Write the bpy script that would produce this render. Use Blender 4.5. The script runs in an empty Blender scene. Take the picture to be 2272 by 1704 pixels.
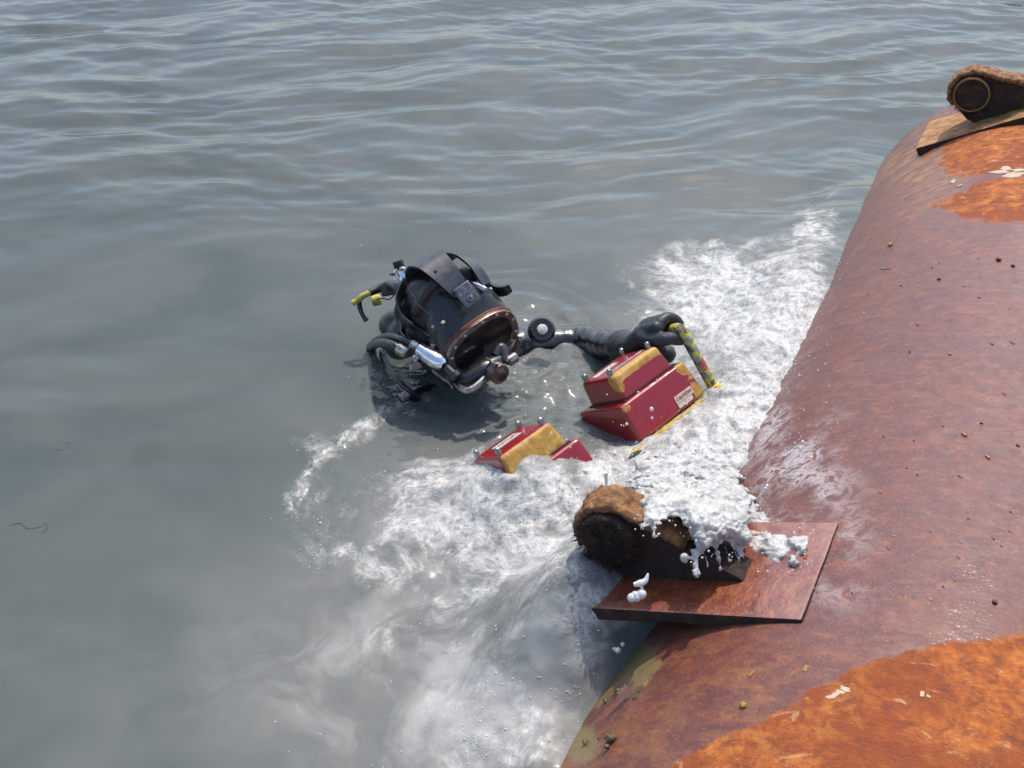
import bpy, bmesh, math, random
import numpy as np
from mathutils import Vector, Matrix
from math import sin, cos, pi, radians, sqrt, exp, hypot, atan2

random.seed(7); RS = np.random.RandomState(5)
S = bpy.context.scene
COL = S.collection

# ---------------------------------------------------------------- camera, sky, sun, exposure
PITCH = radians(36.0); CAMH = 1.5; FPX = 2362.0
cam_d = bpy.data.cameras.new('camera'); cam = bpy.data.objects.new('camera', cam_d); COL.objects.link(cam)
cam.location = (0, 0, CAMH); cam.rotation_euler = (pi/2 - PITCH, 0, 0)
cam_d.sensor_width = 36.0; cam_d.lens = 36.0*FPX/2272.0; cam_d.clip_end = 6000; cam_d.clip_start = .05
S.camera = cam
SUN_EL = radians(61); SUN_AZ = radians(18)          # azimuth clockwise from +Y (ahead of the camera, a little right)
w = bpy.data.worlds.new('World'); S.world = w; w.use_nodes = True
nt = w.node_tree; bg = nt.nodes['Background']
sky = nt.nodes.new('ShaderNodeTexSky'); sky.sky_type = 'NISHITA'; sky.sun_disc = False
sky.sun_elevation = SUN_EL; sky.sun_rotation = SUN_AZ; sky.dust_density = 2.4; sky.air_density = 1.0; sky.ozone_density = 1.6
nt.links.new(sky.outputs[0], bg.inputs[0]); bg.inputs[1].default_value = 0.15
sd = bpy.data.lights.new('sun', 'SUN'); sun = bpy.data.objects.new('sun', sd); COL.objects.link(sun)
sd.energy = 2.25; sd.angle = radians(.6); sd.color = (1, .95, .88)
sv = Vector((sin(SUN_AZ)*cos(SUN_EL), cos(SUN_AZ)*cos(SUN_EL), sin(SUN_EL)))
sun.rotation_euler = (-sv).to_track_quat('-Z', 'Y').to_euler()
S.view_settings.view_transform = 'Standard'; S.view_settings.look = 'None'
S.view_settings.exposure = 0.80; S.view_settings.gamma = 1.0
S.render.engine = 'CYCLES'
cy = S.cycles
cy.use_denoising = True; cy.max_bounces = 8; cy.transparent_max_bounces = 12; cy.volume_bounces = 0
cy.sample_clamp_indirect = 4.0; cy.caustics_reflective = False; cy.caustics_refractive = False
cy.volume_step_rate = 1.0

# ---------------------------------------------------------------- frames
SP, CP = sin(PITCH), cos(PITCH)
FW = Vector((0, CP, -SP)); UP = Vector((0, SP, CP)); RT = Vector((1, 0, 0))
def ray(x, y):
    return FW + RT*((x-1136)/FPX) + UP*((852-y)/FPX)
def at(x, y, t):                       # a point the photo shows at (x, y), t metres deep
    return Vector((0, 0, CAMH)) + ray(x, y)*t
def atz(x, y, z=0.0):
    D = ray(x, y); return Vector((0, 0, CAMH)) + D*((z-CAMH)/D.z)
def cv(x, y, z):                       # camera axes (right, up, towards the viewer) -> world direction
    return RT*x + UP*y - FW*z
def proj(X, Y, Z):                     # numpy world -> photo position
    d = Y*CP - (Z-CAMH)*SP
    d = np.maximum(d, .05)
    return 1136 + FPX*X/d, 852 - FPX*(Y*SP + (Z-CAMH)*CP)/d
AZ = radians(27.1); AX = Vector((sin(AZ), cos(AZ), 0)); NX = Vector((cos(AZ), -sin(AZ), 0))
HR, HN, HZ = .63, .167, -.25           # hull radius, axis offset, axis height
def hp(n, s, z):                       # hull frame -> world
    return NX*n + AX*s + Vector((0, 0, z))
def hull_hit(x, y):
    D = ray(x, y); A = Vector((D.dot(NX), D.z)); B = Vector((-HN, CAMH-HZ))
    a_, b_, c_ = A.dot(A), 2*A.dot(B), B.dot(B)-HR*HR
    q = b_*b_-4*a_*c_
    if q < 0: return None
    t = (-b_-sqrt(q))/2/a_
    return t, Vector((0, 0, CAMH)) + D*t

# ---------------------------------------------------------------- numpy noise
def _h(i, j, seed):
    h = (i*374761393 + j*668265263 + seed*982451653) & 0xffffffff
    h = ((h ^ (h >> 13))*1274126177) & 0xffffffff
    return ((h ^ (h >> 16)) & 0xffff)/65535.0
def vn(x, y, seed=0):                  # smooth gradient noise, about -1..1
    xi = np.floor(x).astype(np.int64); yi = np.floor(y).astype(np.int64)
    xf = x-xi; yf = y-yi
    u = xf*xf*xf*(xf*(xf*6-15)+10); v = yf*yf*yf*(yf*(yf*6-15)+10)
    def g(i, j):
        a = _h(xi+i, yi+j, seed)*2*pi
        return np.cos(a)*(xf-i) + np.sin(a)*(yf-j)
    a = g(0, 0); b = g(1, 0); c = g(0, 1); d = g(1, 1)
    return ((a+(b-a)*u) + ((c+(d-c)*u)-(a+(b-a)*u))*v)*1.5
def fbm(x, y, o=4, seed=0, gain=.5):
    r = 0; a = 1
    for k in range(o):
        r = r + a*vn(x*2**k + 17.3*k, y*2**k - 9.1*k, seed+k); a *= gain
    return r
def ss(a, b, x):
    t = np.clip((x-a)/(b-a), 0, 1); return t*t*(3-2*t)

# ---------------------------------------------------------------- object helpers
def tag(o, label=None, cat=None, group=None, kind=None):
    if label: o['label'] = label
    if cat: o['category'] = cat
    if group: o['group'] = group
    if kind: o['kind'] = kind
    return o
def empty(name, loc=(0, 0, 0), rot=None):
    o = bpy.data.objects.new(name, None); COL.objects.link(o)
    M = Matrix.Translation(loc)
    if rot is not None: M = M @ rot.to_4x4()
    o.matrix_world = M; o.empty_display_size = .1
    return o
def link(name, me, mat, parent=None, smooth=True):
    o = bpy.data.objects.new(name, me); COL.objects.link(o)
    for m in (mat if isinstance(mat, (list, tuple)) else [mat]): me.materials.append(m)
    if smooth: me.shade_smooth()
    if parent: o.parent = parent
    return o
def obj(name, bm, mat, parent=None, smooth=True, sharp=35):
    me = bpy.data.meshes.new(name); bmesh.ops.recalc_face_normals(bm, faces=bm.faces[:])
    bm.to_mesh(me); bm.free()
    o = link(name, me, mat, parent, smooth)
    if smooth and sharp: me.set_sharp_from_angle(angle=radians(sharp))
    return o
def new(): return bmesh.new()
def box(bm, c, s, bev=0, seg=2, M=None):
    r = bmesh.ops.create_cube(bm, size=1)
    vs = r['verts']
    T = Matrix.Translation(c) @ Matrix.Diagonal((s[0], s[1], s[2], 1))
    if M is not None: T = M @ T
    bmesh.ops.transform(bm, matrix=T, verts=vs)
    if bev:
        es = list({e for v in vs for e in v.link_edges})
        bmesh.ops.bevel(bm, geom=es, offset=bev, segments=seg, profile=.6, affect='EDGES')
def frame(d):
    d = Vector(d).normalized(); a = Vector((0, 0, 1)) if abs(d.z) < .9 else Vector((1, 0, 0))
    x = a.cross(d).normalized(); return x, d.cross(x), d
def lathe(bm, p, d, prof, seg=24):
    """profile [(along, radius)...] turned round the axis d from p"""
    x, y, z = frame(d); rings = []
    for h, r in prof:
        c = Vector(p) + z*h
        if r < 1e-6: rings.append([bm.verts.new(c)])
        else: rings.append([bm.verts.new(c + (x*cos(2*pi*k/seg)+y*sin(2*pi*k/seg))*r) for k in range(seg)])
    for a, b in zip(rings, rings[1:]):
        if len(a) == 1 and len(b) == 1: continue
        for k in range(seg):
            if len(a) == 1: bm.faces.new((a[0], b[k], b[(k+1) % seg]))
            elif len(b) == 1: bm.faces.new((a[k], a[(k+1) % seg], b[0]))
            else: bm.faces.new((a[k], a[(k+1) % seg], b[(k+1) % seg], b[k]))
    for r_ in (rings[0], rings[-1]):
        if len(r_) > 2: bm.faces.new(r_)
def spline(pts, n=8):
    P = [Vector(p) for p in pts]; out = []
    for i in range(len(P)-1):
        p0 = P[max(i-1, 0)]; p1 = P[i]; p2 = P[i+1]; p3 = P[min(i+2, len(P)-1)]
        for k in range(n):
            t = k/n
            out.append(.5*((2*p1)+(p2-p0)*t+(2*p0-5*p1+4*p2-p3)*t*t+(3*p1-p0-3*p2+p3)*t**3))
    out.append(P[-1]); return out
def tube(bm, pts, r, seg=12, n=8, curve=True, cap=True, ribs=0):
    P = spline(pts, n) if curve else [Vector(p) for p in pts]
    N = len(P); rings = []; prev = None
    for i, p in enumerate(P):
        d = (P[min(i+1, N-1)]-P[max(i-1, 0)]).normalized()
        if prev is None: x = frame(d)[0]
        else: x = (prev - d*prev.dot(d)).normalized()
        prev = x; y = d.cross(x)
        f = i/(N-1)
        rr = r(f) if callable(r) else (r if not isinstance(r, (list, tuple)) else np.interp(f*(len(r)-1), range(len(r)), r))
        if ribs: rr *= 1 + .08*(i % 2)
        rings.append([bm.verts.new(p+(x*cos(2*pi*k/seg)+y*sin(2*pi*k/seg))*rr) for k in range(seg)])
    for a, b in zip(rings, rings[1:]):
        for k in range(seg): bm.faces.new((a[k], a[(k+1) % seg], b[(k+1) % seg], b[k]))
    if cap: bm.faces.new(rings[0]); bm.faces.new(rings[-1])
def ball(bm, c, r, M=None, sub=2):
    q = bmesh.ops.create_icosphere(bm, subdivisions=sub, radius=1)
    s = (r, r, r) if not isinstance(r, (tuple, list)) else r
    T = Matrix.Translation(c) @ (M.to_4x4() if M is not None else Matrix.Identity(4)) @ Matrix.Diagonal((s[0], s[1], s[2], 1))
    bmesh.ops.transform(bm, matrix=T, verts=q['verts'])
def fuse(name, bm, mat, parent=None, voxel=.006, smooth=6, disp=None, iters=None):
    """several overlapping closed volumes grown into ONE continuous skin"""
    me = bpy.data.meshes.new(name+'_src'); bm.to_mesh(me); bm.free()
    o = bpy.data.objects.new(name+'_src', me); COL.objects.link(o)
    m = o.modifiers.new('r', 'REMESH'); m.mode = 'VOXEL'; m.voxel_size = voxel; m.adaptivity = 0
    if smooth:
        m = o.modifiers.new('s', 'SMOOTH'); m.factor = .6; m.iterations = smooth
    dg = bpy.context.evaluated_depsgraph_get(); dg.update()
    out = bpy.data.meshes.new_from_object(o.evaluated_get(dg)); out.name = name
    bpy.data.objects.remove(o); bpy.data.meshes.remove(me)
    if disp is not None:
        co = np.empty(len(out.vertices)*3, np.float32); out.vertices.foreach_get('co', co); co = co.reshape(-1, 3)
        no = np.empty(len(out.vertices)*3, np.float32); out.vertices.foreach_get('normal', no); no = no.reshape(-1, 3)
        co += no*disp(co)[:, None]
        out.vertices.foreach_set('co', co.ravel()); out.update()
    return link(name, out, mat, parent)
def cone2(bm, a, b, ra, rb, seg=20):   # tapered limb piece with round ends
    a = Vector(a); b = Vector(b); d = (b-a); L = d.length
    prof = [(-ra, 0)] + [(-ra*cos(k*pi/8), ra*sin(k*pi/8)) for k in range(1, 4)] + [(0, ra), (L, rb)] + \
           [(L+rb*sin(k*pi/8), rb*cos(k*pi/8)) for k in range(1, 4)] + [(L+rb, 0)]
    lathe(bm, a, d, prof, seg)

# ---------------------------------------------------------------- material helpers
class NT:
    def __init__(s, name):
        s.m = bpy.data.materials.new(name); s.m.use_nodes = True; s.t = s.m.node_tree; s.t.nodes.clear()
        s.out = s.n('ShaderNodeOutputMaterial')
    def n(s, typ, **kw):
        x = s.t.nodes.new(typ)
        for k, v in kw.items(): setattr(x, k, v)
        return x
    def set(s, inp, v):
        if v is None: return
        if isinstance(v, bpy.types.NodeSocket): s.t.links.new(v, inp)
        elif isinstance(v, (tuple, list)) and len(v) == 3 and inp.type == 'RGBA': inp.default_value = (*v, 1)
        else: inp.default_value = v
    def noise(s, scale, detail=4, rough=.55, vec=None, dist=0, typ=None, lac=None):
        x = s.n('ShaderNodeTexNoise'); s.set(x.inputs['Scale'], scale); s.set(x.inputs['Detail'], detail)
        s.set(x.inputs['Roughness'], rough); s.set(x.inputs['Distortion'], dist)
        if typ: x.noise_type = typ; x.normalize = True if hasattr(x, 'normalize') else False
        if lac: s.set(x.inputs['Lacunarity'], lac)
        s.set(x.inputs['Vector'], vec if vec is not None else s.obj()); return x.outputs[0]
    def vor(s, scale, feature='F1', vec=None, rnd=1.0):
        x = s.n('ShaderNodeTexVoronoi', feature=feature); s.set(x.inputs['Scale'], scale)
        s.set(x.inputs['Randomness'], rnd)
        s.set(x.inputs['Vector'], vec if vec is not None else s.obj()); return x.outputs['Distance']
    def obj(s):
        if not hasattr(s, '_tc'): s._tc = s.n('ShaderNodeTexCoord')
        return s._tc.outputs['Object']
    def mapv(s, scale=(1, 1, 1), rot=(0, 0, 0), loc=(0, 0, 0), vec=None):
        x = s.n('ShaderNodeMapping'); x.inputs['Scale'].default_value = scale; x.inputs['Rotation'].default_value = rot
        x.inputs['Location'].default_value = loc
        s.set(x.inputs['Vector'], vec if vec is not None else s.obj()); return x.outputs[0]
    def ramp(s, f, stops, interp='LINEAR'):
        x = s.n('ShaderNodeValToRGB'); s.set(x.inputs[0], f); e = x.color_ramp.elements; x.color_ramp.interpolation = interp
        while len(e) < len(stops): e.new(.5)
        for a, (p, c) in zip(e, stops):
            a.position = p; a.color = (*c, 1) if isinstance(c, (tuple, list)) else (c, c, c, 1)
        return x.outputs[0]
    def math(s, op, a, b=None, c=None, clamp=False):
        x = s.n('ShaderNodeMath', operation=op, use_clamp=clamp); s.set(x.inputs[0], a)
        if b is not None: s.set(x.inputs[1], b)
        if c is not None: s.set(x.inputs[2], c)
        return x.outputs[0]
    def mr(s, v, a, b, c=0, d=1, smooth=True):
        x = s.n('ShaderNodeMapRange'); x.interpolation_type = 'SMOOTHSTEP' if smooth else 'LINEAR'
        for k, q in enumerate((v, a, b, c, d)): s.set(x.inputs[k], q)
        return x.outputs[0]
    def mix(s, f, a, b, mode='MIX'):
        x = s.n('ShaderNodeMix', data_type='RGBA', blend_type=mode); s.set(x.inputs[0], f)
        s.set(x.inputs[6], a); s.set(x.inputs[7], b); return x.outputs[2]
    def attr(s, name):
        x = s.n('ShaderNodeAttribute', attribute_name=name); return x.outputs['Fac']
    def sep(s, v):
        x = s.n('ShaderNodeSeparateXYZ'); s.set(x.inputs[0], v); return x.outputs
    def bump(s, h, strength=.5, dist=.01, normal=None):
        x = s.n('ShaderNodeBump'); s.set(x.inputs['Strength'], strength); s.set(x.inputs['Distance'], dist)
        s.set(x.inputs['Height'], h)
        if normal is not None: s.set(x.inputs['Normal'], normal)
        return x.outputs[0]
    def bsdf(s, col, rough=.5, metal=0, normal=None, **kw):
        x = s.n('ShaderNodeBsdfPrincipled'); s.set(x.inputs['Base Color'], col); s.set(x.inputs['Roughness'], rough)
        s.set(x.inputs['Metallic'], metal)
        if normal is not None: s.set(x.inputs['Normal'], normal)
        for k, v in kw.items(): s.set(x.inputs[k.replace('_', ' ')], v)
        return x.outputs[0]
    def mixs(s, f, a, b):
        x = s.n('ShaderNodeMixShader'); s.set(x.inputs[0], f); s.t.links.new(a, x.inputs[1]); s.t.links.new(b, x.inputs[2]); return x.outputs[0]
    def done(s, sh, vol=None):
        s.t.links.new(sh, s.out.inputs['Surface'])
        if vol is not None: s.t.links.new(vol, s.out.inputs['Volume'])
        return s.m

MAT = {}
def simple(name, col, rough, metal=0, var=.25, nscale=40, bump=.15, bd=.001, coat=0, spec=.5):
    k = NT(name); f = k.noise(nscale, 5)
    c = k.mix(k.mr(f, .35, .65), tuple(v*(1-var) for v in col), tuple(min(v*(1+var), 1) for v in col))
    r = k.mr(k.noise(nscale*2.3, 3), .3, .7, rough*.8, min(rough*1.25, 1))
    MAT[name] = k.done(k.bsdf(c, r, metal, k.bump(k.noise(nscale*6, 3), bump, bd), Coat_Weight=coat, Coat_Roughness=.08, Specular_IOR_Level=spec))
simple('neoprene', (.008, .0085, .0095), .5, nscale=30, bump=.35, bd=.002, coat=.10)
simple('wet_suit', (.010, .011, .014), .24, nscale=25, bump=.3, bd=.002, coat=.6)
simple('black_rubber', (.014, .014, .015), .33, nscale=50, coat=.25)
simple('grey_strap', (.045, .046, .055), .42, nscale=60, bump=.1)
simple('glove', (.018, .020, .024), .55, nscale=60, bump=.35, bd=.0015)
simple('chrome', (.75, .74, .76), .16, 1, .1, 60, .05)
simple('dull_steel', (.34, .32, .30), .3, 1, .3, 80, .15)
simple('dark_steel', (.16, .155, .15), .32, 1, .3, 80, .15)
simple('bronze', (.15, .12, .10), .34, .8, .35, 70, .2)
simple('yellow_hose', (.42, .36, .05), .4, nscale=60, bump=.2)
simple('stitch', (.16, .14, .10), .7, nscale=90)
simple('orange_gasket', (.30, .06, .015), .5, nscale=90)
simple('white_cap', (.55, .53, .48), .45, nscale=300, var=.3)
simple('skin', (.42, .22, .15), .5, nscale=60, var=.15, bump=.1)
simple('dark_red_rubber', (.075, .014, .012), .45)
simple('dark_cavity', (.02, .01, .01), .7)

# ---------------------------------------------------------------- water
def water_material():
    k = NT('sea_water')
    foam = k.attr('foam'); milk = k.attr('milk'); rip = k.attr('calm')
    P = k.obj()
    # a slow swirl that stretches the foam along the eddies
    wx = k.n('ShaderNodeTexNoise'); wx.inputs['Scale'].default_value = 3.2; wx.inputs['Detail'].default_value = 3
    k.set(wx.inputs['Vector'], P)
    sub = k.n('ShaderNodeVectorMath', operation='SUBTRACT'); k.set(sub.inputs[0], wx.outputs['Color']); sub.inputs[1].default_value = (.5, .5, .5)
    sc = k.n('ShaderNodeVectorMath', operation='SCALE'); k.set(sc.inputs[0], sub.outputs[0]); sc.inputs['Scale'].default_value = .34
    ad = k.n('ShaderNodeVectorMath', operation='ADD'); k.set(ad.inputs[0], P); k.set(ad.inputs[1], sc.outputs[0])
    W = ad.outputs[0]
    n1 = k.noise(8, 6, .6, W, .8); n2 = k.noise(21, 6, .62, W, .5); n3 = k.noise(55, 5, .62, P, .5)
    def vein(n, w_): return k.math('SUBTRACT', 1, k.math('MULTIPLY', k.math('ABSOLUTE', k.math('SUBTRACT', n, .5)), w_), clamp=True)
    clumpy = k.mr(k.noise(10, 6, .66, k.mapv(loc=(4, 2, 0), vec=W)), .36, .66)
    fine = k.noise(150, 3, .6, P)
    veins = k.math('MAXIMUM', k.math('MULTIPLY', vein(n1, 16), .9), k.math('MAXIMUM', k.math('MULTIPLY', vein(n2, 13), .85), k.math('MULTIPLY', vein(n3, 8), .6)))
    # soft aerated sheet under crisp lace, both broken up by patches
    sheet = k.mr(k.math('ADD', k.math('MULTIPLY', foam, 1.0), k.math('MULTIPLY', k.math('SUBTRACT', clumpy, .5), .75)), .30, 1.25)
    lace = k.math('MULTIPLY', veins, k.mr(k.math('ADD', foam, k.math('MULTIPLY', k.math('SUBTRACT', clumpy, .5), .5)), .10, .70))
    mask = k.math('ADD', k.math('MULTIPLY', sheet, .72), k.math('MULTIPLY', lace, .62), clamp=True)
    mask = k.math('MULTIPLY', k.math('MULTIPLY', mask, k.mr(fine, .33, .60, .84, 1.0)), k.mr(foam, .05, .22))
    arc = k.math('MULTIPLY', k.attr('arc'), k.mr(k.noise(75, 4, .7, k.mapv((1, .6, 1), (0, 0, .7))), .44, .60))  # sparkle along the wave front, painted in as broken white streaks
    mask = k.math('MAXIMUM', mask, k.math('MULTIPLY', arc, 1.3, clamp=True))
    # body colour of the turbid water
    cl = k.noise(2.4, 5, .55, k.mapv((1, 1.6, 1), (0, 0, .4)), .6)
    murk = k.mix(k.mr(cl, .3, .7), (.094, .119, .107), (.142, .156, .140))
    cloud = k.mr(k.noise(6, 7, .6, W, .6), .28, .72, .55, 1.15)
    milkc = k.math('MULTIPLY', milk, cloud, clamp=True)
    body = k.mix(milkc, murk, (.30, .295, .272))
    foamc = k.mix(k.mr(fine, .3, .7), (.26, .248, .225), (.37, .355, .325))
    bn = k.bump(k.math('MULTIPLY', k.noise(40, 3, .55, k.mapv((1, 1.9, 1), (0, 0, .3))), k.math('SUBTRACT', 1.1, rip)), .22, .006)
    fb = k.math('ADD', k.math('MULTIPLY', k.noise(200, 2, .6, P), .30), k.math('MULTIPLY', k.noise(70, 3, .6, P), 1.5))
    bn2 = k.bump(k.math('MULTIPLY', fb, k.mr(foam, .25, .9)), .42, .0050, bn)
    bn3 = k.bump(k.math('MULTIPLY', k.noise(105, 3, .65, P), k.math('MAXIMUM', k.mr(foam, .28, .85), k.attr('arc'))), .9, .0080, bn)
    dif = k.bsdf(body, .9, normal=bn2, Specular_IOR_Level=0.0)
    tr = k.n('ShaderNodeBsdfTransparent'); tr.inputs[0].default_value = (.93, .95, .95, 1)
    turb = k.math('MAXIMUM', k.math('MULTIPLY', milkc, 1.0), .62)
    base = k.mixs(turb, tr.outputs[0], dif)
    foamc = k.mix(k.math('MULTIPLY', lace, .85, clamp=True), foamc, (.60, .585, .55))
    fo = k.bsdf(foamc, .45, normal=bn2, Specular_IOR_Level=.3)
    fo_m = k.mixs(mask, base, fo)
    gl = k.n('ShaderNodeBsdfGlossy'); gl.inputs['Roughness'].default_value = .035; k.set(gl.inputs['Normal'], bn3)
    fr = k.n('ShaderNodeFresnel'); fr.inputs['IOR'].default_value = 1.34; k.set(fr.inputs['Normal'], bn3)
    top = k.mixs(fr.outputs[0], fo_m, gl.outputs[0])
    vol = k.n('ShaderNodeVolumeAbsorption'); vol.inputs['Color'].default_value = (.25, .33, .30, 1); vol.inputs['Density'].default_value = 26
    return k.done(top, vol.outputs[0])

def axis_samples(lo, hi, fine, lo2, hi2, mid, far):
    a = list(np.arange(lo, hi, fine))
    x = hi
    while x < hi2: a.append(x); x += mid
    st = mid
    while x < far: a.append(x); st *= 1.35; x += st
    a.append(far)
    b = []; x = lo-fine if lo2 >= lo else lo-mid
    while x > lo2: b.append(x); x -= mid
    st = mid
    while x > -far: b.append(x); st *= 1.35; x -= st
    b.append(-far)
    return np.array(sorted(b)+a)

# foam patches as they lie on the water: (x, y, rx, ry, angle, strength) in photo position at water level
FOAM = [(1560,600,110,50,-10,.75),(1660,640,120,60,0,.95),(1760,600,70,60,0,.6),(1780,700,60,60,0,.9),(1560,680,110,55,0,.9),(1640,730,140,60,0,1.0),
 (1740,780,70,60,0,.85),(1560,760,90,50,0,.75),(1620,830,90,60,0,.8),(1700,880,70,70,0,1.15),(1640,940,110,70,0,1.2),
 (1560,1000,110,60,0,1.25),(1470,1060,110,55,0,1.2),(1700,980,60,60,0,.8),(1620,1070,90,50,0,1.2),(1800,530,40,60,10,.65),(1840,490,20,50,10,.35),(1560,560,100,25,-8,.4),
 (960,1070,110,45,-8,.8),(1080,1060,120,40,0,.8),(1130,1130,150,50,0,.95),(900,1150,60,60,0,.55),(1010,1180,120,60,0,.75),(1220,1160,100,50,0,1.0),
 (1200,1240,100,45,10,.95),(1080,1250,110,45,10,.9),(960,1240,70,50,0,.55),(1140,1320,110,40,0,.55),(1260,1300,60,30,0,.55),(1000,1320,90,40,0,.42),
 (680,1110,40,55,20,.42),(700,1200,50,60,0,.45),(780,1230,110,30,12,.42),(770,1130,70,40,0,.3),(850,1280,80,40,0,.35),(720,1010,30,70,-50,.42),(800,960,60,22,-35,.5),
 (880,1400,110,50,0,.32),(1080,1420,130,60,0,.4),(1260,1400,80,50,0,.55),(1150,1520,130,70,0,.45),(1010,1560,110,80,0,.32),(1200,1620,90,60,0,.6),
 (1090,1650,110,60,0,.6),(960,1690,110,50,0,.42),(1290,1480,40,60,20,.55),(1170,1700,80,30,0,.7),(1330,1090,60,40,0,.8),(1350,1375,70,45,0,.75),(1290,1440,50,60,0,.6),(1290,900,30,60,0,.15)]
MILK = [(1640,720,260,190,0,.8),(1600,950,200,150,0,.9),(1120,1190,340,170,0,.85),(1150,1520,350,280,0,1.0),(1500,480,420,160,0,.25),(1740,560,130,160,0,.4),
 (1250,800,150,160,0,.38),(860,1500,400,260,0,.75),(420,1560,360,220,0,.30),(1100,950,160,80,0,.25),(1300,860,120,140,0,.3)]
def field(sx, sy, L, p=2.2):
    r = np.zeros_like(sx)
    for (x, y, rx, ry, an, st) in L:
        c, s_ = cos(radians(an)), sin(radians(an)); dx = sx-x; dy = sy-y
        q = ((dx*c+dy*s_)/(rx*1.25))**2 + ((-dx*s_+dy*c)/(ry*1.25))**2
        g = st*np.exp(-q**(p/2))
        r = np.maximum(r, g) + .18*np.minimum(r, g)
    return r
def pdist(px, py, pts):
    r = np.full(px.shape, 1e9)
    for (x0, y0), (x1, y1) in zip(pts, pts[1:]):
        dx, dy = x1-x0, y1-y0; t = np.clip(((px-x0)*dx+(py-y0)*dy)/(dx*dx+dy*dy), 0, 1)
        r = np.minimum(r, np.hypot(px-x0-t*dx, py-y0-t*dy))
    return r
def near_height(s_):                   # how far the surge is piled up along the hull
    return np.interp(s_, [0, .9, 1.0, 1.08, 1.2, 1.35, 1.62, 2.0, 2.45, 2.9, 3.3, 3.6, 4], [.03, .060, .035, .055, .13, .160, .14, .13, .12, .07, .03, .0, 0])
FOAM = [(a, b, c, d, e, f*(.84 if a < 1260 else 1)) for (a, b, c, d, e, f) in FOAM]
def water_height(X, Y, detail=True):
    n_ = X*NX.x + Y*NX.y; s_ = X*AX.x + Y*AX.y
    d = np.clip(-.40 - n_, 0, None)
    near = near_height(s_)*np.exp(-(d/.17)**1.6) + .150*np.exp(-((n_+.490)/.110)**2-((s_-1.14)/.15)**2)
    sx, sy = proj(X, Y, near*.8)
    fo = field(sx, sy, FOAM); mk = field(sx, sy, MILK, 2.0)
    R = np.hypot(X, Y)
    far = ss(2.3, 3.3, Y + .15*X); fade = 1/(1+(np.maximum(R-6, 0)/8)**2)
    # swell and wind ripples
    a = radians(9); u = X*cos(a)+Y*sin(a); v = -X*sin(a)+Y*cos(a)
    wrp = .12*vn(u*1.1, v*1.3, 31)
    h = .017*fbm(u*1.35+wrp*3, v*3.6+wrp*5, 2, 3)*(.30+.70*far)
    h += .0050*fbm(u*4.5+wrp*6, v*10+wrp*9, 2, 11)*(.25+.75*far)
    a2 = radians(-24); u2 = X*cos(a2)+Y*sin(a2); v2 = -X*sin(a2)+Y*cos(a2)
    patch = ss(-.1, .5, vn(X*.9+3, Y*1.1, 77))
    h += .0015*vn(u2*9, v2*24, 13)*far*(.25+patch)
    h += .0006*vn(u*24, v*44, 15)*far*(.2+patch)
    h *= fade
    # rings and chop round the diver and the tool
    for (cx, cyy, am, wl, rad) in ((-.03, 2.20, .0032, .075, .30), (.30, 1.95, .0032, .06, .22), (.03, 1.78, .003, .05, .2)):
        r = np.hypot(X-cx, Y-cyy); r = r*(1+.12*vn(X*5, Y*5, 5))
        h += am*np.sin(r/wl*2*pi)*np.exp(-(r/rad)**2)
    near_d = np.exp(-(np.hypot(X+.02, Y-2.1)/.36)**4)
    h += near_d*.0042*fbm(X*16, Y*22, 3, 41)
    h += .086*np.exp(-((X-.02)/.14)**2-((Y-1.65)/.115)**2) + .030*np.exp(-((X-.11)/.12)**2-((Y-1.76)/.12)**2)
    # the little wave front curling away from the diver
    q = np.exp(-(pdist(sx+9*vn(X*14, Y*14, 6), sy+9*vn(X*14, Y*14, 7), [(880,903),(820,935),(762,975),(716,1010),(690,1045),(664,1080),(645,1110),(648,1150)])/11)**2)
    q = q*(.35+.65*ss(-.4, .5, vn(X*30, Y*30, 8)))
    h += .0055*q + .0035*q*vn(X*70, Y*70, 9)
    # churned foam
    f = np.clip(fo, 0, 1.2)
    b1 = fbm(X*11, Y*11, 3, 51); b2 = fbm(X*34, Y*34, 3, 61)
    h += f*(.013*np.abs(b1)+.0042*b2) + .0022*ss(.5, 1.1, f)*fbm(X*80, Y*80, 2, 71)
    h += np.clip(mk, 0, 1)*.004*fbm(X*7, Y*9, 3, 81)
    return near+h, fo + .10*q, mk, sx, sy, q

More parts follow.
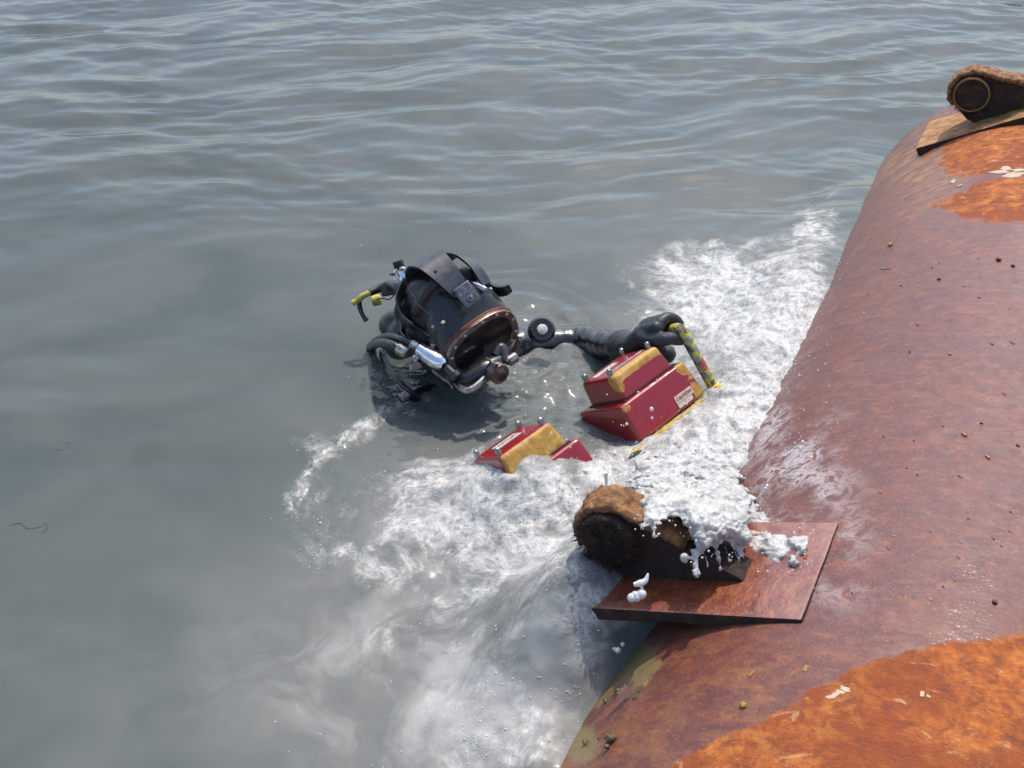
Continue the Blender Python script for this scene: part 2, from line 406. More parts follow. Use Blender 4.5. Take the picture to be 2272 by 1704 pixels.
def build_water():
    xs = axis_samples(-.85, 1.15, .0042, -3.4, 3.6, .012, 1500)
    ys = axis_samples(.9, 2.75, .0042, .3, 5.6, .011, 1500)
    nx, ny = len(xs), len(ys)
    X, Y = np.meshgrid(xs, ys)
    Z, fo, mk, sx, sy, arc = water_height(X, Y)
    edge = (np.abs(X) > 1400) | (np.abs(Y) > 1400)
    # calm water near and left of the diver carries no wind ripples
    calm = 1 - ss(2.3, 3.0, Y+.2*X)*.75
    nv = nx*ny
    co = np.stack([X, Y, Z], -1).reshape(-1, 3)
    idx = np.arange(nv).reshape(ny, nx)
    q = np.stack([idx[:-1, :-1], idx[:-1, 1:], idx[1:, 1:], idx[1:, :-1]], -1).reshape(-1, 4)
    # rim walls and bed close the body of water
    ring = np.concatenate([idx[0, :], idx[1:, -1], idx[-1, -2::-1], idx[-2:0:-1, 0]])
    low = co[ring].copy(); low[:, 2] = -6
    li = np.arange(len(ring))+nv
    rn = np.roll(ring, -1); ln = np.roll(li, -1)
    wall = np.stack([ring, li, ln, rn], -1)
    co = np.concatenate([co, low]); polys = np.concatenate([q, wall])
    me = bpy.data.meshes.new('water')
    nl = len(polys)*4 + len(ring)
    me.vertices.add(len(co)); me.vertices.foreach_set('co', co.astype(np.float32).ravel())
    me.loops.add(nl); me.loops.foreach_set('vertex_index', np.concatenate([polys.ravel(), li[::-1]]).astype(np.int32))
    me.polygons.add(len(polys)+1)
    ls = np.concatenate([np.arange(len(polys))*4, [len(polys)*4]])
    me.polygons.foreach_set('loop_start', ls.astype(np.int32))
    me.update(calc_edges=True); me.validate()
    for nm, arr in (('foam', fo), ('milk', mk), ('calm', calm), ('arc', arc)):
        at_ = me.attributes.new(nm, 'FLOAT', 'POINT')
        v = np.zeros(len(co), np.float32); v[:nv] = np.clip(arr, 0, 2).ravel(); at_.data.foreach_set('value', v)
    o = link('water', me, water_material()); tag(o, kind='structure')
    return o
build_water()
def build_bubbles():
    n = 40000; x = RS.uniform(560, 1900, n); y = RS.uniform(440, 1720, n)
    D = np.stack([(x-1136)/FPX, CP+(852-y)/FPX*SP, -SP+(852-y)/FPX*CP], -1)
    z = np.full(n, .06)
    for _ in range(4):
        t = (z-CAMH)/D[:, 2]; X = D[:, 0]*t; Y = D[:, 1]*t; z, fo, mk, _a, _b, _q = water_height(X, Y)
    nn = X*NX.x+Y*NX.y-HN; inside = (nn**2 + (z-HZ)**2) < (HR+.002)**2
    pr = np.clip(fo, 0, 1.1)**1.5*(.25+.75*ss(-.25, .35, fbm(X*12, Y*12, 3, 51))) + .004
    keep = (RS.rand(n) < pr) & ~inside
    X, Y, z, fo = X[keep], Y[keep], z[keep], fo[keep]; m = len(X)
    r = .0005 + .0013*RS.rand(m)**3 + .0012*(RS.rand(m) > .99)
    bm = new(); ball(bm, (0, 0, 0), 1, sub=1); V = np.array([v.co[:] for v in bm.verts]); F = np.array([[v.index for v in f.verts] for f in bm.faces]); bm.free()
    co = (V[None]*r[:, None, None]*np.array([1, 1, .75]) + np.stack([X, Y, z+r*.25], -1)[:, None]).reshape(-1, 3)
    fa = (F[None] + (np.arange(m)*len(V))[:, None, None]).reshape(-1, 3)
    me = bpy.data.meshes.new('foam_bubbles'); me.vertices.add(len(co)); me.vertices.foreach_set('co', co.astype(np.float32).ravel())
    me.loops.add(fa.size); me.loops.foreach_set('vertex_index', fa.astype(np.int32).ravel())
    me.polygons.add(len(fa)); me.polygons.foreach_set('loop_start', (np.arange(len(fa))*3).astype(np.int32)); me.update(calc_edges=True)
    k = NT('bubble'); gl = k.n('ShaderNodeBsdfGlossy'); gl.inputs['Roughness'].default_value = .04
    MAT['bubble'] = k.done(k.mixs(.14, k.bsdf((.58, .58, .57), .25, Specular_IOR_Level=.6), gl.outputs[0]))
    o = link('foam_bubbles', me, MAT['bubble']); tag(o, kind='stuff'); o['label'] = 'fine white bubbles scattered over the churned foam'
build_bubbles()

# ---------------------------------------------------------------- the rusty steel buoy
def rust_material(name, attrs=True, dark=1.0):
    k = NT(name); P = k.obj()
    wet = k.attr('wet') if attrs else None
    n1 = k.noise(6, 8, .62, P, .4); n2 = k.noise(42, 7, .65, P, .3); n3 = k.noise(210, 4, .65, P)
    st = k.noise(22, 7, .66, k.mapv((1, 1.7, 1)), .6)
    dry = k.ramp(n2, [(.25, (.085, .018, .005)), (.42, (.22, .052, .009)), (.56, (.37, .100, .017)), (.72, (.52, .20, .055))])
    dry = k.mix(k.mr(n1, .44, .56), k.mix(.72, dry, (.20, .038, .008)), dry)
    dry = k.mix(k.math('MULTIPLY', k.mr(k.noise(14, 5, .7, k.mapv(loc=(1, 5, 2)), .4), .52, .66), .35), dry, (.56, .22, .045))
    dry = k.mix(k.math('MULTIPLY', k.mr(st, .58, .70), .55), dry, (.62, .38, .17))
    dry = k.mix(k.mr(n3, .6, .75, 0, .5), dry, (.09, .03, .012))
    wcol = k.ramp(st, [(.3, (.078, .019, .014)), (.48, (.118, .029, .019)), (.62, (.17, .045, .022)), (.78, (.23, .08, .03))])
    wcol = k.mix(k.mr(n1, .35, .65), k.mix(.5, wcol, (.09, .026, .028)), wcol)
    wcol = k.mix(k.mr(k.noise(34, 6, .7, k.mapv((1, 1.9, 1), loc=(5, 2, 1))), .52, .64, 0, .5), wcol, (.24, .070, .026))
    sp = k.noise(95, 5, .7, k.mapv((1, 2.2, 1)))
    wcol = k.mix(k.mr(sp, .60, .68, 0, .85), wcol, (.03, .018, .013))
    wcol = k.mix(k.mr(k.noise(120, 4, .7, k.mapv((1, 2.5, 1), loc=(3, 1, 0))), .62, .70, 0, .7), wcol, (.36, .16, .07))
    if attrs:
        edge = k.math('ADD', wet, k.math('MULTIPLY', k.math('SUBTRACT', k.noise(18, 7, .72), .5), .85))
        m = k.mr(edge, -.05, .07)
        semi = k.attr('semi')
        wcol = k.mix(k.math('MULTIPLY', semi, k.mr(k.noise(16, 7, .7, k.mapv((1, 2, 1))), .42, .6)), wcol, k.mix(.35, dry, (.3, .2, .06)))
        col = k.mix(m, dry, wcol)
        moss = k.math('ADD', k.attr('moss'), k.math('MULTIPLY', k.math('SUBTRACT', k.noise(30, 7, .7), .5), 1.1))
        mm = k.mr(moss, .38, .62)
        wn = k.noise(30, 6, .65, P, .9); wr_ = k.math('SUBTRACT', 1, k.math('MULTIPLY', k.math('ABSOLUTE', k.math('SUBTRACT', wn, .5)), 9), clamp=True)
        col = k.mix(k.math('MULTIPLY', k.math('MULTIPLY', wr_, k.mr(k.noise(9, 4), .4, .6)), k.math('MULTIPLY', k.attr('wash'), .8)), col, (.6, .58, .58))
        col = k.mix(k.math('MULTIPLY', mm, .8), col, k.mix(k.noise(80, 5, .7), (.10, .065, .018), (.27, .22, .085)))
    else: col, m, mm = k.mix(.35, dry, wcol), .45, 0.0
    if dark != 1: col = k.mix(1-dark, col, (0.02, .012, .008))
    rough = k.mr(m, 0, 1, .88, .46) if attrs else .7
    rough = k.math('ADD', rough, k.mr(n2, .3, .7, -.06, .12))
    hgt = k.math('ADD', k.math('MULTIPLY', n2, .5), k.math('ADD', k.math('MULTIPLY', n3, .35), k.math('MULTIPLY', sp, .4)))
    b1 = k.bump(hgt, .8 if not attrs else k.mr(m, 0, 1, .95, .45), .006)
    b1 = k.bump(k.noise(520, 3, .6), .35, .002, b1)
    cb = k.bump(k.noise(70, 4, .6, k.mapv((1, 1.6, 1))), .22, .006)
    sh = k.n('ShaderNodeBsdfPrincipled')
    k.set(sh.inputs['Base Color'], col); k.set(sh.inputs['Roughness'], rough); k.set(sh.inputs['Normal'], b1)
    k.set(sh.inputs['Coat Weight'], k.math('MULTIPLY', m, .28) if attrs else .1); k.set(sh.inputs['Coat Roughness'], .14)
    k.set(sh.inputs['Coat Normal'], cb); sh.inputs['Coat IOR'].default_value = 1.33
    return k.done(sh.outputs[0])
M_HULL = rust_material('rusted_hull'); M_PAD = rust_material('rusted_pad', False)
def growth_mat():
    k = NT('dark_growth_shade')
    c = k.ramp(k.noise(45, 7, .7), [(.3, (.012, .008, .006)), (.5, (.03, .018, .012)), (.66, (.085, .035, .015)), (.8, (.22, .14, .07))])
    MAT['growth_shade'] = k.done(k.bsdf(c, .8, normal=k.bump(k.noise(120, 6, .7), 1, .01)))
    k = NT('dry_weed'); c = k.mix(k.noise(60, 5), (.16, .09, .03), (.34, .19, .06))
    MAT['weed'] = k.done(k.bsdf(c, .9, normal=k.bump(k.noise(250, 5, .7), 1, .006)))
    k = NT('pad_top'); c = k.ramp(k.noise(30, 8, .74, k.mapv((1, 1.2, 1))), [(.3, (.07, .035, .015)), (.44, (.26, .10, .03)), (.56, (.40, .22, .08)), (.70, (.50, .33, .16))])
    MAT['padtop'] = k.done(k.bsdf(c, .8, normal=k.bump(k.noise(140, 6, .7), .9, .006)))
    k = NT('crust'); c = k.ramp(k.noise(46, 7, .72), [(.3, (.06, .025, .010)), (.46, (.20, .085, .028)), (.6, (.34, .17, .06)), (.75, (.50, .33, .15))])
    MAT['crust'] = k.done(k.bsdf(c, .8, normal=k.bump(k.noise(160, 6, .7), 1, .006)))
    k = NT('wet_plate'); st = k.noise(26, 7, .66, k.mapv((2.4, 1, 1)), .4)
    c = k.ramp(st, [(.3, (.085, .019, .012)), (.5, (.19, .045, .020)), (.68, (.29, .095, .038))])
    MAT['wetplate'] = k.done(k.bsdf(c, .3, normal=k.bump(k.noise(90, 6, .7), .5, .005), Coat_Weight=.8, Coat_Roughness=.1,
                                    Coat_Normal=k.bump(k.noise(30, 4, .6), .3, .006)))
growth_mat()

ROTH = Matrix((NX, AX, Vector((0, 0, 1)))).transposed()      # hull frame axes as columns
buoy = empty('mooring_buoy', hp(HN, 0, HZ), ROTH)
tag(buoy, 'huge rust orange steel cylinder buoy lying in the water, wet and maroon along its side', 'buoy')
INV = buoy.matrix_world.inverted()
def inpoly(px, py, poly):
    ins = np.zeros(px.shape, bool); dist = np.full(px.shape, 1e9)
    n = len(poly)
    for i in range(n):
        x0, y0 = poly[i]; x1, y1 = poly[(i+1) % n]
        c = ((y0 > py) != (y1 > py)) & (px < (x1-x0)*(py-y0)/((y1-y0) if y1 != y0 else 1e-9)+x0); ins ^= c
        dx, dy = x1-x0, y1-y0; t = np.clip(((px-x0)*dx+(py-y0)*dy)/(dx*dx+dy*dy), 0, 1)
        dist = np.minimum(dist, np.hypot(px-x0-t*dx, py-y0-t*dy))
    return np.where(ins, -dist, dist)
def build_hull():
    s_end = 3.577
    ss_ = np.concatenate([np.linspace(-1.6, .6, 40)[:-1], np.arange(.6, s_end-.03, .0125), [s_end-.03, s_end-.022, s_end-.012, s_end-.004, s_end]])
    rr = np.full(len(ss_), HR); rr[-5:] = HR - np.array([0, .003, .010, .019, .030])
    th = np.radians(np.concatenate([np.arange(0, 75, 5), np.arange(75, 175, 1.15), np.arange(175, 360, 5)]))
    A, T = np.meshgrid(ss_, th, indexing='ij'); R_ = rr[:, None]*np.ones_like(T)
    R_ = R_ + .0022*fbm(A*4, T*3, 3, 9)*(A < s_end-.03)
    x = R_*np.cos(T); z = R_*np.sin(T)
    wx = (x+HN)*NX.x + A*AX.x; wy = (x+HN)*NX.y + A*AX.y; wz = z+HZ
    sx, sy = proj(wx, wy, wz)
    dryL = [(1470,1712),(1600,1640),(1746,1571),(1800,1535),(1849,1510),(1950,1462),(2054,1438),(2180,1418),(2400,1392),(2900,1500),(3000,2400),(1200,2400),(1300,1820)]
    dryU = [(2272,384),(2185,404),(2137,428),(2068,460),(2110,474),(2132,483),(2185,487),(2272,495),(2500,500),(2500,380)]
    dryT = [(2080,318),(2079,365),(2084,389),(2113,397),(2185,392),(2272,384),(2600,330),(2600,100),(2272,150),(2200,180),(2100,262),(2040,300)]
    d = np.minimum(np.minimum(inpoly(sx, sy, dryL), inpoly(sx, sy, dryU)), inpoly(sx, sy, dryT)+8)
    front = (wy > .25)
    wet = np.clip(d/90., -1, 1); wet = np.where(front, wet, -1)
    semi = np.exp(-(((sx-2030)/110)**2+((sy-360)/90)**2)) + .35*ss(1250, 1600, sy)
    moss = np.exp(-(((sx-1400)/75)**2+((sy-1470)/60)**2)) + .8*np.exp(-(((sx-1290)/60)**2+((sy-1650)/60)**2)) + .7*np.exp(-(((sx-1880)/40)**2+((sy-460)/50)**2)) + .6*np.exp(-(((sx-1330)/40)**2+((sy-1540)/40)**2))
    ns, ntk = A.shape
    co = np.stack([x, A, z], -1).reshape(-1, 3)
    idx = np.arange(ns*ntk).reshape(ns, ntk); nxt = np.roll(idx, -1, axis=1)
    q = np.stack([idx[:-1], idx[1:], nxt[1:], nxt[:-1]], -1).reshape(-1, 4)
    me = bpy.data.meshes.new('hull')
    faces = q.tolist() + [idx[0].tolist()] + [idx[-1][::-1].tolist()]
    me.from_pydata(co.tolist(), [], faces); me.update()
    wash = field(sx, sy, [(1760,1060,90,120,0,.8),(1850,1230,60,90,0,.6),(1720,960,60,60,0,.8),(1350,1450,60,60,0,.7),(1690,1290,60,30,0,.5)])
    for nm, arr in (('wet', wet), ('semi', semi), ('moss', moss), ('wash', wash)):
        a_ = me.attributes.new(nm, 'FLOAT', 'POINT'); a_.data.foreach_set('value', arr.astype(np.float32).ravel())
    o = link('hull', me, M_HULL, buoy)
    bm = bmesh.new(); bm.from_mesh(me); bmesh.ops.recalc_face_normals(bm, faces=bm.faces[:]); bm.to_mesh(me); bm.free()
    me.set_sharp_from_angle(angle=radians(50))
build_hull()

def rough_mesh(bm, amp, sc, seed):
    for v in bm.verts:
        c = v.co; k_ = np.array([c.x]), np.array([c.y+c.z*.7])
        a_ = float(fbm(k_[0]*sc, k_[1]*sc, 3, seed)[0]); v.co += v.normal*amp*a_
def make_lug(P0, slope, s0, plate_len, boss_u, ringed, top_mat, label):
    """pad plate + lug: u runs down-slope towards the water from P0=(n,z), r is square to the plate"""
    U = Vector((-cos(slope), 0, -sin(slope))); Rv = Vector((-sin(slope), 0, cos(slope))); A = Vector((0, 1, 0))
    base = Vector((P0[0]-HN, s0, P0[1]-HZ))
    def L(u, a_, r): return base + U*u + A*a_ + Rv*r
    Mx = Matrix((U, A, Rv)).transposed().to_4x4(); Mx.translation = base
    bm = new(); box(bm, (plate_len/2, .114, -.0125), (plate_len, .228, .025), .004, 2)
    bmesh.ops.subdivide_edges(bm, edges=bm.edges[:], cuts=5, use_grid_fill=True)
    bm.normal_update(); rough_mesh(bm, .0022, 30, 4)
    bmesh.ops.transform(bm, matrix=Mx, verts=bm.verts)
    pl = obj('pad_plate', bm, [top_mat, MAT['growth_shade']], buoy, sharp=40); pl['label'] = label
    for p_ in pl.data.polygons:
        if p_.normal.dot(Rv) < .6: p_.material_index = 1  # plate sides: dark slime, with their shade painted into the colour too
    # web: profile in (u, r), extruded along the axis
    R_ = .057; cu, cr = boss_u, .086
    prof = []
    for k in range(0, 13): 
        a_ = radians(-20 + k*(135/12.)); prof.append((cu + R_*cos(a_), cr + R_*sin(a_)))
    e = prof[-1]
    prof += [(cu-.09, .090), (cu-.15, .045), (cu-.20, .006), (cu-.205, 0.0)]
    prof += [(cu-.10, 0.0), (cu+.02, 0.0), (cu+.035, .02)]
    bm = new(); a0, a1 = .078, .128
    f = [bm.verts.new((p[0], a0, p[1])) for p in prof]; g = [bm.verts.new((p[0], a1, p[1])) for p in prof]
    bm.faces.new(f); bm.faces.new(g[::-1])
    for k in range(len(prof)): bm.faces.new((f[k], f[(k+1) % len(prof)], g[(k+1) % len(prof)], g[k]))
    bmesh.ops.recalc_face_normals(bm, faces=bm.faces[:])
    bmesh.ops.triangulate(bm, faces=[x for x in bm.faces if len(x.verts) > 4])
    bmesh.ops.subdivide_edges(bm, edges=[e_ for e_ in bm.edges if e_.calc_length() > .02], cuts=3)
    bmesh.ops.triangulate(bm, faces=bm.faces[:])
    bm.normal_update(); rough_mesh(bm, .003, 40, 14)
    # faces turned up towards the light carry the dry tan crust
    bmesh.ops.transform(bm, matrix=Mx, verts=bm.verts)
    lug = obj('lug', bm, MAT['growth_shade'], buoy, sharp=40)
    # boss ring on both faces with its eye
    bm = new()
    lathe(bm, (cu, .062, cr), (0, 1, 0), [(0, .012), (0, .046), (.004, .050), (.080, .050), (.084, .046), (.084, .012)], 36)
    bm.normal_update(); rough_mesh(bm, .0015, 60, 22)
    bmesh.ops.transform(bm, matrix=Mx, verts=bm.verts); obj('lug_boss', bm, MAT['growth_shade'], lug, sharp=40)
    bm = new(); 
    for zz in (.058, .1465) if ringed else (.1465,):
        tube(bm, [(cu+.047*cos(t_*pi/12), zz, cr+.047*sin(t_*pi/12)) for t_ in range(25)], .0026, 8, curve=False, cap=False)
    bmesh.ops.transform(bm, matrix=Mx, verts=bm.verts); obj('weld_bead', bm, MAT['weed'], lug)
    # crusted band over the top of lug
    bm = new()
    for k in range(38):
        f_ = k/37
        if f_ < .62:
            a_ = radians(-8+f_/.62*118); u_, r_ = cu+(R_+.003)*cos(a_), cr+(R_+.003)*sin(a_)
        else:
            t_ = (f_-.62)/.38; u_, r_ = cu-.02-.105*t_, cr+.059-.072*t_
        for j in range(6):
            ball(bm, (u_+random.uniform(-.003, .003), .080+.0095*j, r_+random.uniform(-.004, .001)), (.010, .010, .0085), sub=1)
    bmesh.ops.transform(bm, matrix=Mx, verts=bm.verts)
    fuse('rust_crust', bm, MAT['crust'], lug, .0035, 2, lambda c: .0022*fbm(c[:, 0]*90, c[:, 1]*90+c[:, 2]*70, 3, 5))
    # hairy weed fringe on the seaward edge
    bm = new()
    for k in range(900 if not ringed else 420):
        a_ = radians(random.uniform(-95, 62)); rr = R_*random.uniform(.80, 1.0)
        p = Vector((cu+rr*cos(a_), random.uniform(.058, .142), cr+rr*sin(a_)))
        if not ringed and random.random() < .5: rr = R_*random.uniform(.1, .95); a_ = random.uniform(0, 6.28); p = Vector((cu+rr*cos(a_), .0605, cr+rr*sin(a_)))
        d = Vector((cos(a_), random.uniform(-.5, .5), sin(a_)+random.uniform(-.5, .2))).normalized()
        l = random.uniform(.006, .022); wv = Vector((random.uniform(-1, 1), random.uniform(-1, 1), random.uniform(-1, 1)))*.0012
        q = p+d*l+Vector((0, 0, -.25*l)); v = [bm.verts.new(p-wv), bm.verts.new(p+wv), bm.verts.new(q)]; bm.faces.new(v)
        w2 = Vector((wv.y, -wv.x, wv.z)); v = [bm.verts.new(p-w2), bm.verts.new(p+w2), bm.verts.new(q)]; bm.faces.new(v)
    bmesh.ops.transform(bm, matrix=Mx, verts=bm.verts)
    wd = obj('weed_fringe', bm, MAT['growth_shade'], lug, smooth=False); wd['kind'] = 'stuff'
    return L
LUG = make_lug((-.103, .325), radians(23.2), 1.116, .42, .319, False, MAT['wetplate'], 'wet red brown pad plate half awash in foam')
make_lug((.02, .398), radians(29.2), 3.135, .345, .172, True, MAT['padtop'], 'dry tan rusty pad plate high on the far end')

# ---------------------------------------------------------------- the two-magnet tool with yellow handle
def red_mat(name, front_yellow):
    k = NT(name); P = k.obj(); s = k.sep(P)
    red = k.mix(k.noise(30, 5), (.21, .007, .010), (.31, .013, .016))
    yel = k.ramp(k.noise(34, 7, .68, k.mapv((1, 1, 1), (.6, .3, .2)), 1.2), [(.28, (.15, .06, .010)), (.42, (.36, .18, .027)), (.6, (.50, .29, .06)), (.75, (.60, .40, .13))])
    yel = k.mix(k.mr(k.noise(150, 5, .7), .62, .72, 0, .8), yel, (.07, .04, .015))
    wear = k.math('ADD', k.attr('wear'), k.math('MULTIPLY', k.math('SUBTRACT', k.noise(70, 7, .68), .5), .9))
    m = k.mr(wear, .47, .53)
    scr = k.mr(k.noise(70, 4, .6, k.mapv((1, 1, 12), (.3, .6, .9))), .66, .70, 0, .8)
    m2 = k.math('MAXIMUM', m, k.math('MULTIPLY', scr, k.mr(k.attr('wear'), .0, .3, .45, 1)))
    c = k.mix(m2, red, yel)
    c = k.mix(k.math('MULTIPLY', k.mr(k.noise(13, 6, .7), .6, .75), .35), c, (.10, .02, .015))
    h = k.math('ADD', k.math('MULTIPLY', m2, -.6), k.math('MULTIPLY', k.noise(110, 5, .7), k.mr(m2, 0, 1, .15, 1.0)))
    return k.done(k.bsdf(c, k.mr(m2, 0, 1, .26, .62), normal=k.bump(h, .55, .0025), Coat_Weight=k.mr(m2, 0, 1, .6, .1), Coat_Roughness=.1))
M_RED = red_mat('red_paint_worn', 0)
def chip_mat():
    k = NT('chipped_yellow'); n = k.noise(75, 6, .7, k.mapv((1, 1, 1), (.2, .4, .1))); n2 = k.noise(32, 5, .7)
    c = k.mix(k.mr(n2, .42, .52), (.50, .40, .03), (.16, .17, .15))
    c = k.mix(k.mr(n, .53, .57), c, (.035, .045, .03))
    c = k.mix(k.mr(k.noise(24, 5, .7, k.mapv(loc=(2, 1, 4))), .56, .6), c, (.36, .05, .03))
    MAT['chipped'] = k.done(k.bsdf(c, .38, normal=k.bump(k.math('ADD', n, n2), .5, .002), Coat_Weight=.4, Coat_Roughness=.1))
    k = NT('plate_yellow'); c = k.mix(k.mr(k.noise(60, 6, .7), .5, .62), (.62, .42, .05), (.22, .13, .03))
    MAT['plate_yellow'] = k.done(k.bsdf(c, .4, Coat_Weight=.4))
    k = NT('sticker_white'); c = k.mix(k.mr(k.noise(140, 6, .7), .5, .66), (.62, .55, .46), (.36, .12, .10))
    MAT['sticker'] = k.done(k.bsdf(c, .35, Coat_Weight=.5))
    k = NT('sticker_clean'); c = k.mix(k.mr(k.noise(90, 6, .7), .55, .66), (.62, .57, .50), (.30, .28, .26))
    MAT['sticker_clean'] = k.done(k.bsdf(c, .35, Coat_Weight=.5))
    k = NT('label_red'); MAT['label_red'] = k.done(k.bsdf(k.mix(k.noise(200, 4), (.40, .02, .02), (.55, .12, .1)), .4))
    k = NT('label_grey'); MAT['label_grey'] = k.done(k.bsdf(k.mix(k.mr(k.noise(120, 5), .4, .6), (.22, .17, .18), (.40, .33, .33)), .45))
    k = NT('label_ink'); MAT['label_ink'] = k.done(k.bsdf((.04, .04, .04), .5))
chip_mat()
E1 = cv(.745, .505, -.42).normalized(); EN = cv(-.5, .85, .15); EN = (EN - E1*EN.dot(E1)).normalized(); E2 = EN.cross(E1).normalized()
# E1 along the bar to the right, E2 away from the viewer, EN out of the lid
ORG = at(1425, 986, 2.262)
TR = Matrix((E1, E2, EN)).transposed()
if TR.determinant() < 0: print('left-handed tool frame')
tool = empty('magnet_tool', ORG, TR)
tag(tool, 'underwater tool of two red boxes on a yellow bar, gripped by its chipped handle', 'dive tool')

def wedge_block(name, x0, x1, y0, y1, z0, z1, taper, bev, parent, wear):
    """box whose walls lean in by taper towards the top"""
    bm = new()
    t = taper
    lo = [(x0, y0, z0), (x1, y0, z0), (x1, y1, z0), (x0, y1, z0)]; hi = [(x0+t[0], y0+t[2], z1), (x1-t[1], y0+t[2], z1), (x1-t[1], y1-t[2], z1), (x0+t[0], y1-t[2], z1)]
    a = [bm.verts.new(p) for p in lo]; b = [bm.verts.new(p) for p in hi]
    bm.faces.new(a[::-1]); bm.faces.new(b)
    for k in range(4): bm.faces.new((a[k], a[(k+1) % 4], b[(k+1) % 4], b[k]))
    bmesh.ops.bevel(bm, geom=bm.edges[:], offset=bev, segments=4, profile=.5, affect='EDGES')
    bmesh.ops.triangulate(bm, faces=bm.faces[:])
    for _ in range(4):
        es = [e for e in bm.edges if e.calc_length() > .006]
        if not es or len(bm.verts) > 14000: break
        bmesh.ops.subdivide_edges(bm, edges=es, cuts=1); bmesh.ops.triangulate(bm, faces=bm.faces[:])
    bm.normal_update()
    o = obj(name, bm, M_RED, parent, sharp=60)
    me = o.data; n = len(me.vertices); co = np.empty(n*3, np.float32); me.vertices.foreach_get('co', co); co = co.reshape(-1, 3)
    wv = wear(co).astype(np.float32); a_ = me.attributes.new('wear', 'FLOAT', 'POINT'); a_.data.foreach_set('value', wv)
    return o
def plate_on(bm, c, ux, uy, w_, h_, th=.0008, r=.004):
    n = ux.cross(uy).normalized(); M = Matrix((ux.normalized(), uy.normalized(), n)).transposed().to_4x4(); M.translation = c
    box(bm, (0, 0, 0), (w_, h_, th), 0, 1, M)
def text_mesh(txt, size, ext=.0004):
    cu = bpy.data.curves.new('t', 'FONT'); cu.body = txt; cu.size = size; cu.extrude = ext; cu.align_x = 'CENTER'; cu.align_y = 'CENTER'
    o = bpy.data.objects.new('t', cu); COL.objects.link(o); dg = bpy.context.evaluated_depsgraph_get(); dg.update()
    me = bpy.data.meshes.new_from_object(o.evaluated_get(dg)); bpy.data.objects.remove(o); me.materials.clear(); return me
def make_unit(ox, first):
    g = lambda v: v
    V = Vector
    def base_wear(c):
        x, y, z = c[:, 0]-ox, c[:, 1], c[:, 2]
        if not first: return .12*np.exp(-((z-.09)/.01)**2)*np.exp(-((x-.2)/.02)**2)*4
        r = .62*np.exp(-((x-.188)/.012)**2)*(y < .02) + .6*np.exp(-(((x-.185)/.03)**2+((z-.083)/.013)**2)) \
            + .75*np.exp(-(((x-.012)/.014)**2+((z-.083)/.014)**2))*(y < .03) + .5*np.exp(-(((x-.02)/.02)**2+((z-.0)/.006)**2)) + .55*np.exp(-(((x-.19)/.02)**2+((z-.01)/.02)**2))
        return r
    def top_wear(c):
        x, y, z = c[:, 0]-ox, c[:, 1], c[:, 2]
        if not first: return np.where(y < .027, 1.2, 0)*np.ones_like(x)
        fr = (y < .045)
        return fr*(1.15*ss(.128, .141, z) + 1.0*np.exp(-(((x-.036)/.012)**2))*ss(.10, .125, z) + .9*np.exp(-((x-.172)/.008)**2)*ss(.112, .14, z))
    b = wedge_block('base_box', ox+(.0 if first else .045), ox+.205, .0, .19, .004, .093, (0, .008, .004), .007, tool, base_wear)
    b['label'] = 'larger red base box with caution sticker' if first else 'red base box sinking under the foam'
    u = wedge_block('lid_box', ox+.026, ox+.178, .019, .165, .088, .153, (.004, .010, .004), .010, tool, top_wear)
    u['label'] = 'red lid box with worn yellow edge' if first else 'red lid box with a solid yellow front'
    bm = new(); box(bm, (ox+.102, .09, .094), (.160, .15, .004), 0); obj('gasket', bm, MAT['black_rubber'], tool)
    for (x, y) in ((.040, .040), (.158, .040), (.040, .146), (.158, .146)):
        bm = new(); p = V((ox+x, y, .150))
        lathe(bm, p, (0, 0, 1), [(-.002, .0075), (.003, .0075), (.003, .0055), (.006, .0055), (.0065, .007)], 20)
        lathe(bm, p+V((0, 0, .0065)), (0, 0, 1), [(0, .0068), (.005, .0068)], 6)
        lathe(bm, p+V((0, 0, .0115)), (0, 0, 1), [(0, .0064)]+[(.0012+.0064*sin(k*pi/10), .0064*cos(k*pi/10)) for k in range(6)], 20)
        obj('dome_nut', bm, MAT['dull_steel'], tool)
    # stickers
    if first:
        bm = new(); plate_on(bm, V((ox+.152, -.0006+.0012, .032)), V((1, 0, 0)), V((0, 0, 1)), .052, .017); 
        plate_on(bm, V((ox+.148, -.0006+.0005, .0175)), V((1, 0, 0)), V((0, 0, 1)), .044, .010)
        st = obj('caution_label', bm, MAT['sticker'], tool, smooth=False)
        me = text_mesh('CAUTION', .0100)
        M = Matrix(((1, 0, 0, ox+.152), (0, 0, -1, -.0004), (0, 1, 0, .032), (0, 0, 0, 1))); me.transform(M)
        link('lettering', me, MAT['label_red'], st, False)
        bm = new(); plate_on(bm, V((ox+.100, .062, .1534)), V((1, 0, 0)), V((0, 1, 0)), .108, .014); obj('name_plate', bm, MAT['label_grey'], tool, smooth=False)
        bm = new(); plate_on(bm, V((ox+.078, .118, .1534)), V((1, 0, 0)), V((0, 1, 0)), .066, .022); obj('white_label', bm, MAT['sticker_clean'], tool, smooth=False)
    else:
        bm = new(); plate_on(bm, V((ox+.098, .108, .1534)), V((1, 0, 0)), V((0, 1, 0)), .062, .040); l = obj('white_label', bm, MAT['sticker_clean'], tool, smooth=False)
        bm = new()
        for k in range(9):
            plate_on(bm, V((ox+.080+.0055*k, .108+random.uniform(-.006, .006), .1540)), V((1, .4*random.uniform(-1, 1), 0)).normalized(), V((-.4, 1, 0)).normalized(), .004, .007, .0004)
        obj('label_scuff', bm, MAT['label_ink'], l, smooth=False)
make_unit(0, True); make_unit(-.318, False)
bm = new(); box(bm, (-.036, .088, -.002), (.565, .20, .007), .0015)
bp_ = obj('mounting_bar', bm, MAT['plate_yellow'], tool)
